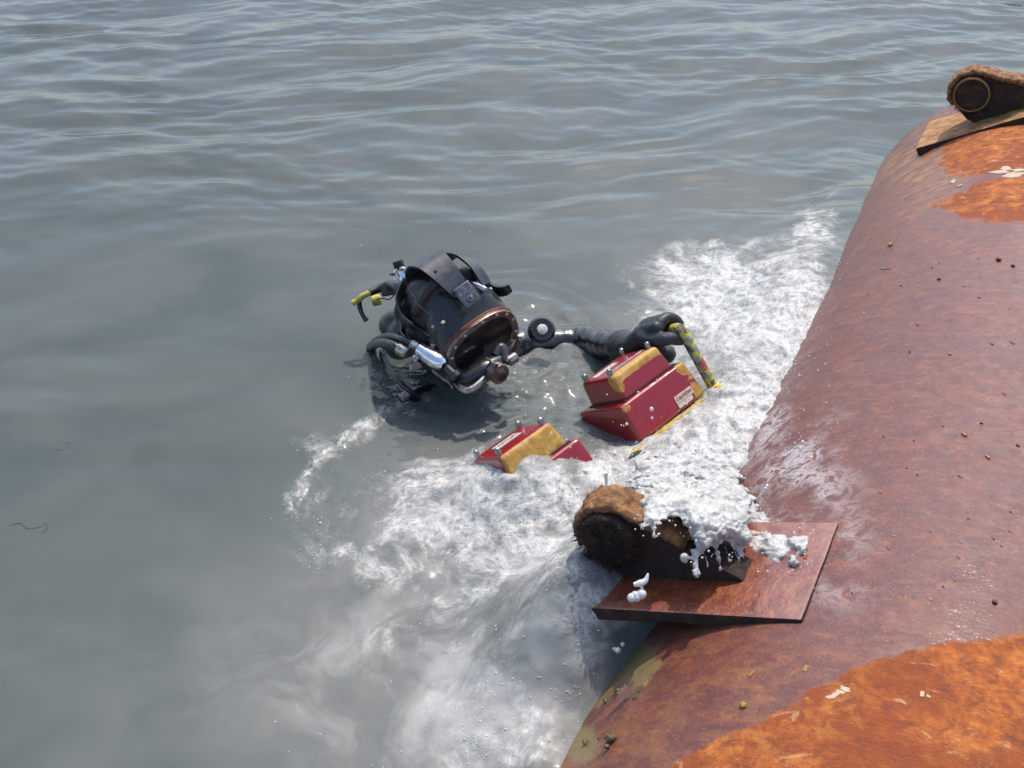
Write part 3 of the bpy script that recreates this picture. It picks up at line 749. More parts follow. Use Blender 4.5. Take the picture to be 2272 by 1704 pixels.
bm = new(); box(bm, (-.06, -.006, -.013), (.10, .022, .012), .003); obj('hinge_block', bm, MAT['black_rubber'], tool)
bm = new(); tube(bm, [(-.012, -.012, -.012), (-.04, -.02, -.002), (-.075, -.022, -.008), (-.11, -.018, -.012)], .006, 10); obj('hinge_strap', bm, MAT['black_rubber'], tool)
HX, HH = .232, .158
bm = new()
tube(bm, [(HX, .004, 0), (HX, .004, HH-.012), (HX, .008, HH-.003), (HX, .016, HH), (HX, .155, HH), (HX, .170, HH-.012), (HX, .170, 0)], .0122, 18, curve=False)
hd = obj('handle', bm, MAT['chipped'], tool)
for y in (.004, .170):
    bm = new(); lathe(bm, (HX, y, .0015), (0, 0, 1), [(0, .017), (.006, .016), (.009, .0115)], 20); obj('handle_foot', bm, MAT['plate_yellow'], hd)

# ---------------------------------------------------------------- the diver
VL = cv(.75, .56, -.33).normalized()              # wearer's left
VN = cv(.6, -.4, .69); VN = (VN - VL*VN.dot(VL)).normalized()   # where the mask looks
VU = VN.cross(VL).normalized()                    # crown
RC = at(1074, 765, 2.43)                          # middle of the face ring
HM = Matrix((VL, VU, VN)).transposed().to_4x4(); HM.translation = RC
def hw(l, u, n): return RC + VL*l + VU*u + VN*n
diver = empty('person', (RC.x-.03, RC.y+.12, -.9))
tag(diver, 'diver in black suit and hard mask, chest deep in the water, gripping the yellow handle', 'person')
DI = diver.matrix_world.inverted()
def dobj(name, bm, mat, parent=None, **kw):       # built in world space, hung on the diver
    par = parent or diver
    bmesh.ops.transform(bm, matrix=DI, verts=bm.verts); return obj(name, bm, mat, par, **kw)
def dfuse(name, bm, mat, parent=None, **kw):
    bmesh.ops.transform(bm, matrix=DI, verts=bm.verts); return fuse(name, bm, mat, parent or diver, **kw)
# suit: torso, legs and both arms in one skin
neck = hw(.0, -.13, -.13)
vertical = Vector((0, 0, 1))
side = Vector((VL.x, VL.y, 0)).normalized(); fwd = Vector((VN.x, VN.y, 0)).normalized()
chest = neck + Vector((0, 0, -.17)) - fwd*.01; hip = chest + Vector((0, 0, -.38)) - fwd*.06
shL = at(1150, 716, 2.67) + Vector((0, 0, -.080)); shR = neck - side*.19 + Vector((0, 0, -.070))
E_ = lambda v: np.array(v)
tb = lambda e1, e2, n: ORG + E1*e1 + E2*e2 + EN*n
bar_c = tb(HX, .085, HH)
wrist = at(1402, 772, 2.46); elbow = at(1300, 742, 2.74)+Vector((0, 0, -.018)); fdir = (elbow-wrist).normalized()
bm = new()
cone2(bm, neck+Vector((0, 0, .0)), chest, .062, .115)
ball(bm, chest, (.19, .12, .16), Matrix((side, fwd, vertical)).transposed(), 3)
ball(bm, chest+Vector((0, 0, .07)), (.20, .10, .08), Matrix((side, fwd, vertical)).transposed(), 3)
cone2(bm, chest, hip, .135, .13)
for s_ in (-1, 1):
    k_ = hip + side*s_*.10 + Vector((0, 0, -.42)) + fwd*.06
    cone2(bm, hip+side*s_*.08, k_, .095, .065); cone2(bm, k_, k_+Vector((0, 0, -.40))-fwd*.12, .062, .045)
    ball(bm, k_+Vector((0, 0, -.42))-fwd*.08, (.05, .12, .04), Matrix((side, fwd, vertical)).transposed())
cone2(bm, chest+Vector((0, 0, .08)), shL, .08, .062); cone2(bm, shL, elbow, .054, .043); cone2(bm, elbow, wrist+fdir*.03, .045, .031)
cone2(bm, chest+Vector((0, 0, .08)), shR, .08, .066)
elR = shR - side*.08 + Vector((0, 0, -.26)); cone2(bm, shR, elR, .058, .046); wrR = elR + fwd*.20 + Vector((0, 0, .02)); cone2(bm, elR, wrR, .045, .032)
cone2(bm, wrR, wrR+fwd*.09, .034, .028)
wr = lambda c: .0035*fbm(c[:, 0]*14+c[:, 2]*9, c[:, 1]*16-c[:, 2]*7, 3, 91) - .0018*np.clip(1-3*np.abs(vn(c[:, 0]*26+c[:, 2]*8, c[:, 1]*9, 12)), 0, 1)
dfuse('suit', bm, MAT['wet_suit'], voxel=.007, smooth=5, disp=wr)
# left glove: palm, four curled fingers over the bar and a thumb
bm = new()
pf = (-E1*.95 + EN*.05).normalized()             # the palm's side of the bar
qf = E2.cross(pf).normalized()
if qf.dot(EN) < 0: qf = -qf
cone2(bm, wrist+fdir*.055, wrist+fdir*.048, .0405, .0405); cone2(bm, wrist+fdir*.05, wrist, .038, .032); cone2(bm, wrist, at(1478, 786, 2.47), .028, .023)
palm = bar_c + pf*.036 + qf*.010 + E2*.012
cone2(bm, wrist, palm, .029, .026)
for k_, e in enumerate((.040, .062, .084, .105)):
    b0 = tb(HX, e, HH)
    cone2(bm, palm, b0+pf*.034+qf*.024, .020, .0135)
    ln = (.96, 1.04, 1.0, .86)[k_]
    ang = [150, 112, 70, 24, -28, -75*ln]
    rad = [.036, .0305, .0265, .0245, .0240, .0235]
    pts = [b0 + (-pf*cos(radians(a))+qf*sin(radians(a)))*r for a, r in zip(ang, rad)]
    rr = [.0150, .0148, .0140, .0135, .0128, .0112]
    tube(bm, pts, rr, 12, 5); ball(bm, pts[-1], .0112); ball(bm, pts[0], .015)
t0 = bar_c + pf*.045 - E2*.045 - qf*.004
tp = [palm+pf*.01-E2*.01, t0, tb(HX, .018, HH)+pf*.030-qf*.010, tb(HX, .020, HH)-qf*.027, tb(HX, .026, HH)-pf*.020-qf*.020]
tube(bm, tp, [.019, .0175, .015, .0140, .0118], 12, 6); ball(bm, tp[-1], .0118)
dfuse('glove', bm, MAT['glove'], voxel=.0028, smooth=3, disp=lambda c: .0006*fbm(c[:, 0]*60, c[:, 1]*60+c[:, 2]*50, 3, 3))
# head with a face behind the port
bm = new()
Rh = Matrix((VL, VU, VN)).transposed()
ball(bm, hw(0, .025, -.125), (.072, .098, .088), Rh, 3); cone2(bm, hw(0, -.02, -.13), hw(0, -.12, -.14), .055, .052)
ball(bm, hw(0, -.035, -.085), (.045, .045, .05), Rh); cone2(bm, hw(0, .012, -.045), hw(0, -.018, -.032), .006, .011)
ball(bm, hw(0, -.048, -.042), (.022, .006, .008), Rh); ball(bm, hw(0, -.058, -.042), (.020, .006, .008), Rh)
for s_ in (-1, 1):
    ball(bm, hw(.027*s_, .024, -.048), (.018, .006, .008), Rh); ball(bm, hw(.073*s_, .005, -.13), (.006, .026, .016), Rh)
    ball(bm, hw(.036*s_, -.015, -.055), (.020, .016, .014), Rh)
dfuse('head', bm, MAT['skin'], voxel=.004, smooth=3)
hd_ = bpy.data.objects['head']
for s_ in (-1, 1):
    bm = new(); ball(bm, hw(.028*s_, .008, -.046), .0105, sub=3); bmesh.ops.transform(bm, matrix=DI, verts=bm.verts); obj('eye', bm, MAT['white_cap'], hd_)
bm = new(); ball(bm, hw(0, -.035, -.034), (.034, .030, .020), Rh, 3)
dobj('oral_mask', bm, MAT['dark_red_rubber'])
# neoprene hood
bm = new()
ball(bm, hw(-.002, .055, -.120), (.098, .105, .098), Rh, 4)
ball(bm, hw(0, .072, -.135), (.088, .088, .080), Rh, 4)
ball(bm, hw(-.035, .0, -.180), (.080, .092, .072), Rh, 3); ball(bm, hw(-.05, .03, -.20), (.05, .07, .05), Rh, 3)
ball(bm, hw(.03, -.01, -.16), (.085, .09, .08), Rh, 3)
cone2(bm, hw(0, .0, -.16), hw(0, -.15, -.15), .088, .085); ball(bm, hw(-.072, .015, -.105), (.040, .050, .045), Rh); ball(bm, hw(.070, .02, -.10), (.040, .050, .045), Rh)
tube(bm, [hw(-.09, .11, -.10), hw(-.03, .158, -.085), hw(.04, .155, -.08), hw(.09, .10, -.085)], .012, 12)
tube(bm, [hw(-.085, .10, -.17), hw(-.098, .04, -.13), hw(-.096, -.03, -.08), hw(-.085, -.09, -.05)], .016, 12)
tube(bm, [hw(-.088, -.02, -.215), hw(-.100, -.01, -.16), hw(-.095, -.06, -.10)], .018, 12)
hood = dfuse('hood', bm, MAT['neoprene'], voxel=.005, smooth=6, disp=lambda c: .0030*fbm(c[:, 0]*20, c[:, 1]*20+c[:, 2]*16, 2, 19)-.003*np.clip(1-6*np.abs(vn(c[:, 0]*11, c[:, 1]*11+c[:, 2]*9, 14)), 0, 1))
# raised pale seams on the hood
def on_hood(p, c, off=.001):
    d = (p-c).normalized(); q = DI @ (c+d*.35); dd = (DI.to_3x3() @ -d)
    ok, loc, nor, i = hood.ray_cast(q, dd)
    return (diver.matrix_world @ loc) + d*off if ok else None
hc = hw(0, .04, -.15)
def seam(pts, name='hood_seam', r=.0011, mat='stitch'):
    P = [on_hood(p, hc) for p in spline(pts, 14)]; P = [p for p in P if p is not None]
    if len(P) > 3:
        bm = new(); tube(bm, P, r, 6, curve=False); dobj(name, bm, MAT[mat], hood)
seam([hw(-.055, .16, -.20), hw(-.070, .165, -.16), hw(-.072, .14, -.11), hw(-.07, .10, -.06)])
seam([hw(-.11, .05, -.22), hw(-.11, .05, -.15), hw(-.105, .02, -.09), hw(-.1, -.02, -.04)])
seam([hw(-.10, .02, -.26), hw(-.12, -.0, -.2), hw(-.12, -.04, -.15)])
seam([hw(.05, .16, -.25), hw(.06, .165, -.18), hw(.062, .14, -.11)])
# mask frame, gasket, ring, port
def dring(k, sx=1.0, sy=1.0):                      # the rounded-D outline of the port: flatter below
    a = 2*pi*k; c, s_ = cos(a), sin(a)
    e = .80
    x = .100*sx*math.copysign(abs(c)**e, c); y = (.064 if s_ > 0 else .056)*sy*math.copysign(abs(s_)**(e if s_ > 0 else .66), s_)
    return x, y
def loft(rings_, close=True, capends=False):
    bm = new(); RR = []
    for f in rings_: RR.append([bm.verts.new(hw(*f(k/72))) for k in range(72)])
    for a, b in zip(RR, RR[1:]):
        for k in range(72): bm.faces.new((a[k], a[(k+1) % 72], b[(k+1) % 72], b[k]))
    if close:
        a, b = RR[-1], RR[0]
        for k in range(72): bm.faces.new((a[k], a[(k+1) % 72], b[(k+1) % 72], b[k]))
    return bm
R_ = lambda sx, sy, n: (lambda k: (*dring(k, sx, sy), n))
def back(k, g, n):
    x, y = dring(k, 1, 1); a = 2*pi*k
    return (x*(1-g)+g*.098*cos(a), y*(1-g)+g*(.030+.112*sin(a)), n)
bm = loft([R_(1.0, 1.0, -.012), lambda k: (*[v*1.05 for v in dring(k)], -.018), lambda k: back(k, .45, -.032), lambda k: back(k, .85, -.052), lambda k: back(k, 1.0, -.074),
           lambda k: back(k, .90, -.078), lambda k: back(k, .6, -.05), R_(.84, .80, -.012)])
mask = dobj('mask_frame', bm, MAT['black_rubber'], sharp=50)
bm = loft([R_(1.0, 1.0, -.001), R_(1.005, 1.01, -.004), R_(1.0, 1.0, -.0125), R_(.82, .77, -.0125), R_(.82, .77, -.001), R_(.835, .79, .0012), R_(.985, .985, .0012)])
k = NT('ring_metal'); nn = k.noise(55, 6, .7)
c = k.mix(k.mr(nn, .38, .62), (.20, .15, .12), (.085, .055, .045)); s3 = k.sep(k.obj())
c = k.mix(k.math('MULTIPLY', k.attr('red_reflection'), k.mr(k.noise(30, 5, .7), .3, .55)), c, (.22, .025, .022))  # reddish reflection painted into the ring's colour
MAT['ring'] = k.done(k.bsdf(c, k.mr(nn, .3, .7, .25, .5), .55, k.bump(k.noise(160, 5, .7), .3, .001), Coat_Weight=.3))
bmesh.ops.transform(bm, matrix=DI, verts=bm.verts); ring = obj('face_ring', bm, MAT['ring'], diver, sharp=30)
me = ring.data; tint = me.attributes.new('red_reflection', 'FLOAT', 'POINT')
for v in me.vertices:
    p = HM.inverted() @ (diver.matrix_world @ v.co); tint.data[v.index].value = max(0, min(1, (p.x*.8+p.y*.9-.088)/.03))
for i in range(14):
    x, y = dring(i/14+.02, .91, .885); bm = new()
    p = hw(x, y, .0005); lathe(bm, p, VN, [(0, .0048), (.002, .0046), (.0038, .003), (.0044, 0)], 14)
    dobj('ring_screw', bm, MAT['dull_steel'], ring)
bm = loft([R_(1.02, 1.03, -.0125), R_(1.02, 1.03, -.018), R_(.9, .9, -.018), R_(.9, .9, -.0125)]); dobj('gasket', bm, MAT['orange_gasket'], mask)
bm = new()
vs = [bm.verts.new(hw(*dring(k/72, .83, .78), -.003)) for k in range(72)]; bm.faces.new(vs)
v2 = [bm.verts.new(hw(*dring(k/72, .83, .78), -.010)) for k in range(72)]; bm.faces.new(v2[::-1])
for i in range(72): bm.faces.new((vs[i], vs[(i+1) % 72], v2[(i+1) % 72], v2[i]))
k = NT('port_glass'); tr = k.n('ShaderNodeBsdfTransparent'); tr.inputs[0].default_value = (.50, .52, .50, 1)
gl = k.n('ShaderNodeBsdfGlossy'); gl.inputs['Roughness'].default_value = .03; gl.inputs['Color'].default_value = (.9, .9, .9, 1)
df = k.bsdf((.030, .030, .030), .35); fr = k.n('ShaderNodeFresnel'); fr.inputs['IOR'].default_value = 1.5
b_ = k.mixs(k.mr(k.noise(26, 6, .7), .4, .7, .30, .62), tr.outputs[0], df)
MAT['port'] = k.done(k.mixs(fr.outputs[0], b_, gl.outputs[0]))
dobj('face_port', bm, MAT['port'], sharp=30)
# black inside of the mask round the face
bm = loft([R_(.82, .77, -.011), R_(.84, .86, -.05), R_(.86, 1.1, -.11), R_(.2, .2, -.14)], close=False); dobj('mask_lining', bm, MAT['dark_cavity'], mask)
# straps of the rubber harness
def strap(name, pts, wdir, wd, th=.004, mat='grey_strap', parent=None):
    P = spline(pts, 10); bm = new(); prev = None
    for i, p in enumerate(P):
        d = (P[min(i+1, len(P)-1)]-P[max(i-1, 0)]).normalized(); ww = (wdir - d*wdir.dot(d)).normalized(); nn_ = d.cross(ww)
        f = i/(len(P)-1); W_ = np.interp(f*(len(wd)-1), range(len(wd)), wd) if isinstance(wd, (list, tuple)) else wd
        r = [bm.verts.new(p+ww*(a*W_/2)+nn_*(b*th/2)) for a, b in ((-1, -1), (0, -1.3), (1, -1), (1, 1), (0, .7), (-1, 1))]
        if prev:
            for k in range(6): bm.faces.new((prev[k], prev[(k+1) % 6], r[(k+1) % 6], r[k]))
        else: bm.faces.new(r)
        prev = r
    bm.faces.new(prev); return dobj(name, bm, MAT[mat], parent, sharp=50)
har = strap('head_harness', [hw(-.004, .085, -.190), hw(-.003, .145, -.185), hw(-.002, .185, -.155), hw(.0, .198, -.110), hw(.003, .180, -.072), hw(.006, .152, -.046), hw(.008, .136, -.036)], VL, [.078, .080, .078, .070, .062, .050, .042], .005)
strap('harness_arm', [hw(.03, .09, -.20), hw(.062, .135, -.175), hw(.078, .152, -.13), hw(.082, .138, -.08), hw(.078, .105, -.045)], VL*.7-VU*.6, [.05, .045, .04, .034, .03], .005, 'black_rubber', har)
strap('harness_arm', [hw(.06, .03, -.24), hw(.098, .05, -.19), hw(.112, .06, -.12), hw(.108, .055, -.07), hw(.118, .058, -.045), hw(.132, .06, -.04)], VU, [.05, .04, .034, .03, .026, .022], .005, 'black_rubber', har)
strap('harness_arm', [hw(-.05, .03, -.22), hw(-.098, .03, -.18), hw(-.117, .03, -.15), hw(-.110, .02, -.08), hw(-.10, .01, -.035)], VU, [.05, .036, .028, .024, .02], .004, 'black_rubber', har)
strap('harness_arm', [hw(-.04, .12, -.20), hw(-.088, .112, -.17), hw(-.104, .085, -.13), hw(-.092, .055, -.06)], VU, [.04, .03, .026, .02], .004, 'black_rubber', har)
for u_, n_ in ((.1965, -.115), (.189, -.082)):
    bm = new(); lathe(bm, hw(-.012, u_-.0045, n_), VU+VN*.25, [(0, .0042), (.006, .0042), (.0062, .003), (.0050, 0)], 14); dobj('strap_hole', bm, MAT['dark_cavity'], har)
# buckles
def buckle(c, x, y, s=1.0):
    n = x.cross(y).normalized(); M = Matrix((x, y, n)).transposed().to_4x4(); M.translation = c
    bm = new(); box(bm, (0, 0, 0), (.044*s, .052*s, .006), .0028, 3); bm.normal_update()
    for v in bm.verts: v.co.z += -.5*(v.co.y/.05)**2*.02
    bmesh.ops.transform(bm, matrix=M, verts=bm.verts); b = dobj('buckle', bm, MAT['dark_steel'], har, sharp=40)
    bm = new()
    for i in range(7):
        for j in range(4):
            box(bm, ((-.016+.0053*i)*s, (.006+.0055*j)*s, .0032), (.0036*s, .0036*s, .0018), 0, 1)
    bmesh.ops.transform(bm, matrix=M, verts=bm.verts)
    o = bpy.data.objects.new('x', None); bpy.data.objects.remove(o)
    bmesh.ops.transform(bm, matrix=DI, verts=bm.verts); obj('knurl', bm, MAT['dull_steel'], har, smooth=False)
    bm = new(); lathe(bm, c+n*.002-y*.010*s, n, [(0, .0085), (.003, .008), (.003, .0045), (.009, .004), (.0115, .0025), (.012, 0)], 16); dobj('post', bm, MAT['dull_steel'], har)
bx = (VL+VN*.0).normalized(); by = (VU*.75-VN*.66).normalized()
buckle(hw(.012, .132, -.018), bx, by, 1.0)
bm = new(); tube(bm, [hw(.055, .112, -.07), hw(.062, .108, -.05), hw(.066, .10, -.035)], [.008, .0085, .007], 12); dobj('side_catch', bm, MAT['chrome'], har)
bm = new(); tube(bm, [hw(-.06, .075, -.035), hw(-.062, .100, -.028)], .005, 10); dobj('side_catch', bm, MAT['dull_steel'], har)
bm = loft([lambda k: back(k, .62, -.040), lambda k: (lambda p: (p[0]*1.045, p[1]*1.04, -.043))(back(k, .62, 0)), lambda k: (lambda p: (p[0]*1.05, p[1]*1.045, -.053))(back(k, .75, 0)), lambda k: back(k, .78, -.056)])
band = dobj('clamp_band', bm, MAT['black_rubber'], mask, sharp=30)
for a in (35, 90, 140, 175):
    x, y, _ = back(a/360., .7, 0); bm = new(); ball(bm, hw(x*1.05, y*1.05, -.048), .0052, sub=2); dobj('band_screw', bm, MAT['dull_steel'], mask)
bm = new(); box(bm, (0, 0, 0), (.030, .016, .012), .003, 2, (lambda M: M)(Matrix.Translation(hw(-.088, .045, -.046)) @ Rh.to_4x4())); dobj('band_clamp', bm, MAT['dull_steel'], mask)
# little clamp brackets below the ring
for (x, y, an) in ((.078, -.060, 50), (-.070, -.066, -8)):
    bm = new(); a = radians(an); ux = VL*cos(a)+VU*sin(a); uy = VU*cos(a)-VL*sin(a)
    M = Matrix((ux, uy, VN)).transposed().to_4x4(); M.translation = hw(x, y, .001)
    box(bm, (0, 0, 0), (.048, .014, .008), .003, 3); bmesh.ops.transform(bm, matrix=M, verts=bm.verts); br = dobj('clamp_bracket', bm, MAT['ring'], mask)
    for q in (-.016, .016):
        bm = new(); lathe(bm, hw(x, y, .005)+ux*q, VN, [(0, .0045), (.002, .0042), (.004, 0)], 12); dobj('clamp_screw', bm, MAT['dull_steel'], mask)
# regulator below the port
bm = new(); rc = at(1100, 822, 2.36)
ball(bm, rc, .0225, sub=3); lathe(bm, rc-VU*.004+VN*.008, VN, [(0, .0235), (.004, .0245), (.008, .0235), (.010, .018)], 28)
reg = dobj('regulator', bm, MAT['bronze'], sharp=40)
bm = new(); lathe(bm, rc+VN*.016-VU*.008, VN, [(0, .011), (.003, .012), (.006, .009), (.006, .004)], 24); dobj('vent', bm, MAT['black_rubber'], reg)
bm = new(); tube(bm, [at(1079, 795, 2.36), at(1090, 803, 2.345), at(1102, 812, 2.335)], [.003, .0036, .006], 10); dobj('dial_lever', bm, MAT['bronze'], reg)
bm = new(); lathe(bm, at(1124, 805, 2.39), at(1148, 788, 2.40)-at(1124, 805, 2.39), [(0, .007), (.006, .013), (.026, .013), (.028, .011)], 20); dobj('adjust_knob', bm, MAT['dull_steel'], reg)
bm = new(); tube(bm, [at(1120, 800, 2.42), at(1112, 770, 2.43), at(1098, 790, 2.42)], .012, 12); dobj('breathing_tube', bm, MAT['black_rubber'], reg)
# lower exhaust whisker
bm = new(); tube(bm, [at(1010, 850, 2.385), at(1030, 866, 2.36), at(1052, 860, 2.36), at(1075, 838, 2.37)], [.006, .008, .009, .007], 12); dobj('exhaust_tube', bm, MAT['dull_steel'], mask)
bm = new(); tube(bm, [at(1000, 830, 2.42), at(1030, 845, 2.41), at(1075, 822, 2.41), at(1110, 800, 2.43)], [.022, .026, .026, .018], 14); dobj('chin_block', bm, MAT['black_rubber'], mask)
# side block: two hoses, fittings and the chromed valve
def hose(name, pts, r, mat='black_rubber', parent=None, **kw):
    bm = new(); tube(bm, pts, r, 14, 8, **kw); return dobj(name, bm, MAT[mat], parent)
hose('supply_hose', [at(800, 790, 2.75), at(822, 768, 2.68), at(840, 753, 2.60), at(864, 747, 2.50), at(892, 754, 2.44), at(918, 766, 2.42)], .0095)
hose('supply_hose', [at(800, 800, 2.75), at(820, 776, 2.68), at(836, 763, 2.58), at(854, 761, 2.48), at(872, 766, 2.43), at(888, 776, 2.42)], .0105)
bm = new()
lathe(bm, at(914, 762, 2.42), at(932, 775, 2.41)-at(914, 762, 2.42), [(0, .0105), (.003, .0125), (.019, .0125), (.021, .010)], 8)
lathe(bm, at(884, 773, 2.42), at(912, 789, 2.40)-at(884, 773, 2.42), [(0, .012), (.003, .0145), (.026, .0145), (.030, .011)], 18)
lathe(bm, at(916, 790, 2.40), at(925, 800, 2.40)-at(916, 790, 2.40), [(0, .006), (.004, .009), (.014, .009)], 14)
blk = dobj('side_block', bm, MAT['dull_steel'])
bm = new(); p0 = at(928, 772, 2.41); dv = at(1000, 822, 2.37)-p0
lathe(bm, p0, dv, [(0, .011), (.006, .017), (.026, .018), (.027, .0205), (.040, .0215), (.062, .021), (.074, .016), (.080, .010)], 24)
dobj('free_flow_valve', bm, MAT['chrome'], blk)
bm = new(); lathe(bm, p0+dv*.30, dv, [(0, .022), (.012, .0225)], 4); dobj('valve_collar', bm, MAT['dull_steel'], blk)
bm = new(); lathe(bm, at(990, 815, 2.375), at(1012, 838, 2.37)-at(990, 815, 2.375), [(0, .010), (.02, .012), (.022, .016), (.034, .016), (.036, .008)], 20); dobj('valve_stem', bm, MAT['black_rubber'], blk)
bm = new(); tube(bm, [at(960, 822, 2.39), at(985, 842, 2.38), at(1004, 850, 2.37)], [.004, .004, .006], 8); tube(bm, [at(995, 846, 2.37), at(1004, 862, 2.36)], .0028, 8, curve=False); dobj('thin_pipe', bm, MAT['bronze'], blk)
hose('bailout_hose', [at(846, 778, 2.66), at(852, 790, 2.60), at(864, 815, 2.55), at(880, 840, 2.50), at(902, 862, 2.48), at(930, 880, 2.50)], .006)
# back-of-head quick connector with wire bail
A0 = at(907, 645, 2.54); A1 = at(887, 590, 2.53); dA = (A1-A0)
bm = new(); lathe(bm, A0-dA*.12, dA, [(0, .007), (.010, .007), (.011, .0125), (.026, .0135), (.028, .0150), (.044, .0150), (.046, .0135), (.058, .0125), (.060, .008)], 24)
qc = dobj('hose_connector', bm, MAT['chrome'], sharp=40)
bm = new(); tube(bm, [at(918, 628, 2.525), at(911, 606, 2.52), at(899, 597, 2.515), at(888, 594, 2.515), at(878, 600, 2.52), at(874, 612, 2.525), at(877, 622, 2.525)], .0032, 10); dobj('wire_bail', bm, MAT['chrome'], qc)
bm = new(); lathe(bm, at(888, 597, 2.525), dA, [(0, .011), (.004, .0135), (.020, .0135), (.021, .010), (.012, .0095)], 8); dobj('rubber_cap', bm, MAT['black_rubber'], qc)
bm = new(); lathe(bm, at(873, 609, 2.52), at(865, 609, 2.52)-at(873, 609, 2.52), [(0, .004), (.008, .002), (.010, 0)], 8); dobj('cap_lug', bm, MAT['black_rubber'], qc)
hose('cable_boot', [at(905, 650, 2.56), at(886, 640, 2.57), at(866, 634, 2.60), at(842, 640, 2.60), at(820, 650, 2.59)], [.020, .018, .014, .0105, .009])
bm = new(); Mb = Matrix((cv(1, .2, 0).normalized(), cv(-.2, 1, 0).normalized(), cv(0, 0, 1))).transposed().to_4x4(); Mb.translation = at(862, 646, 2.60)
box(bm, (0, 0, 0), (.036, .022, .018), .005, 3, Mb); dobj('boot_clip', bm, MAT['black_rubber'])
hose('umbilical', [at(822, 649, 2.59), at(805, 657, 2.59), at(793, 668, 2.60), at(783, 672, 2.605)], .0072, 'yellow_hose')
hose('umbilical_wrap', [at(797, 662, 2.60), at(798, 680, 2.61), at(804, 697, 2.615), at(814, 712, 2.62)], [.006, .0065, .0055, .007], 'black_rubber')
bm = new(); lathe(bm, at(846, 664, 2.63), at(825, 668, 2.63)-at(846, 664, 2.63), [(0, .009), (.004, .014), (.022, .014), (.024, .009)], 16); dobj('yellow_plug', bm, MAT['yellow_hose'])
hose('thin_cord', [at(876, 652, 2.60), at(864, 664, 2.60), at(846, 662, 2.61), at(834, 666, 2.62)], .0016)
# tank valve and pale strap just breaking the surface behind the hood
bm = new(); ball(bm, at(886, 700, 2.68)+Vector((0, 0, -.03)), (.055, .045, .045), None, 3); ball(bm, at(900, 720, 2.66)+Vector((0, 0, -.03)), (.05, .05, .05), None, 3); dfuse('backpack', bm, MAT['black_rubber'], voxel=.005, smooth=3)
# chest inflator valve
IV = at(1203, 731, 2.60); iv = cv(.1, .12, 1).normalized()
bm = new(); lathe(bm, IV-iv*.022, iv, [(0, .034), (.014, .034), (.020, .031), (.024, .027), (.024, .014)], 28)
inf = dobj('inflator_valve', bm, MAT['black_rubber'], sharp=40)
bm = new()
fx, fy, fz = frame(iv)
for k_ in range(20):
    a = 2*pi*k_/20; c_ = IV+(fx*cos(a)+fy*sin(a))*.026; box(bm, c_, (.004, .004, .006), .001, 1)
dobj('grip_ridge', bm, MAT['black_rubber'], inf)
bm = new(); lathe(bm, IV, iv, [(0, .0135), (.004, .0130), (.005, .0115), (.005, 0)], 24); dobj('valve_button', bm, MAT['white_cap'], inf)

# ---------------------------------------------------------------- splash thrown over the lower lug, spray drops
k = NT('thrown_foam'); n = k.noise(38, 6, .65); n2 = k.noise(170, 4, .6)
c = k.mix(k.mr(n, .35, .65), (.40, .385, .355), (.58, .565, .53))
tr = k.n('ShaderNodeBsdfTransparent')
MAT['thrown'] = k.done(k.mixs(k.mr(k.noise(26, 5, .65, k.mapv(loc=(2, 3, 1))), .52, .72, 0, .45), k.bsdf(c, .32, normal=k.bump(k.math('ADD', n, k.math('ADD', n2, k.math('MULTIPLY', k.noise(420, 3, .6), .6))), .7, .006), Subsurface_Weight=.6, Subsurface_Radius=(.02, .02, .02),
                              Coat_Weight=.8, Coat_Roughness=.05, Specular_IOR_Level=.5), tr.outputs[0]))
k = NT('drop_water'); gl = k.n('ShaderNodeBsdfGlossy'); gl.inputs['Roughness'].default_value = .05
df = k.bsdf((.74, .73, .70), .2, Coat_Weight=.8, Coat_Roughness=.04); tr = k.n('ShaderNodeBsdfTransparent')
MAT['drop'] = k.done(k.mixs(.12, k.mixs(.25, df, tr.outputs[0]), gl.outputs[0]))
POLY = [(1402,1019),(1396,1063),(1402,1092),(1416,1110),(1420,1140),(1428,1166),(1445,1172),(1463,1158),(1485,1150),(1513,1155),(1529,1177),(1532,1205),(1540,1235),(1556,1232),
 (1576,1212),(1611,1198),(1640,1228),(1662,1256),(1700,1250),(1738,1252),(1760,1247),(1752,1222),(1788,1236),(1800,1238),(1790,1192),(1768,1180),(1748,1196),(1706,1150),(1682,1128),(1675,1098),(1655,1075),(1648,1040),(1640,1010),(1560,985),(1470,1000)]
def splash_t(x, y):
    h = hull_hit(x, y); th = h[0] if h else 9
    D = ray(x, y); tw = (CAMH-.12)/-D.z
    tl = 9
    if 1400 < x < 1650:
        lug = np.interp(y, [1010, 1060, 1095, 1125, 1160, 1280], [9, 2.0, 1.80, 1.71, 1.655, 1.63])
        tl = lug + max(0, (x-1560)/90.)*.07
    return min(th, tw, tl)
bm = new(); px = np.array([p[0] for p in POLY]); 
for gx in range(1392, 1806, 9):
    for gy in range(985, 1260, 9):
        x = gx+random.uniform(-5, 5); y = gy+random.uniform(-5, 5)
        d = float(inpoly(np.array([x]), np.array([y]), POLY)[0])
        if d > -2: continue
        if d > -26 and float(vn(np.array([x*.045]), np.array([y*.06]), 33)[0]) > .02+.5*(-d/26.): continue
        t = splash_t(x, y) - .004 - .016*min(1, -d/25.) - random.uniform(0, .010)
        r = min(.017, .0062+.00035*(-d)) * random.uniform(.8, 1.15)
        ball(bm, at(x, y, t), (r, r, r*.8), sub=1)
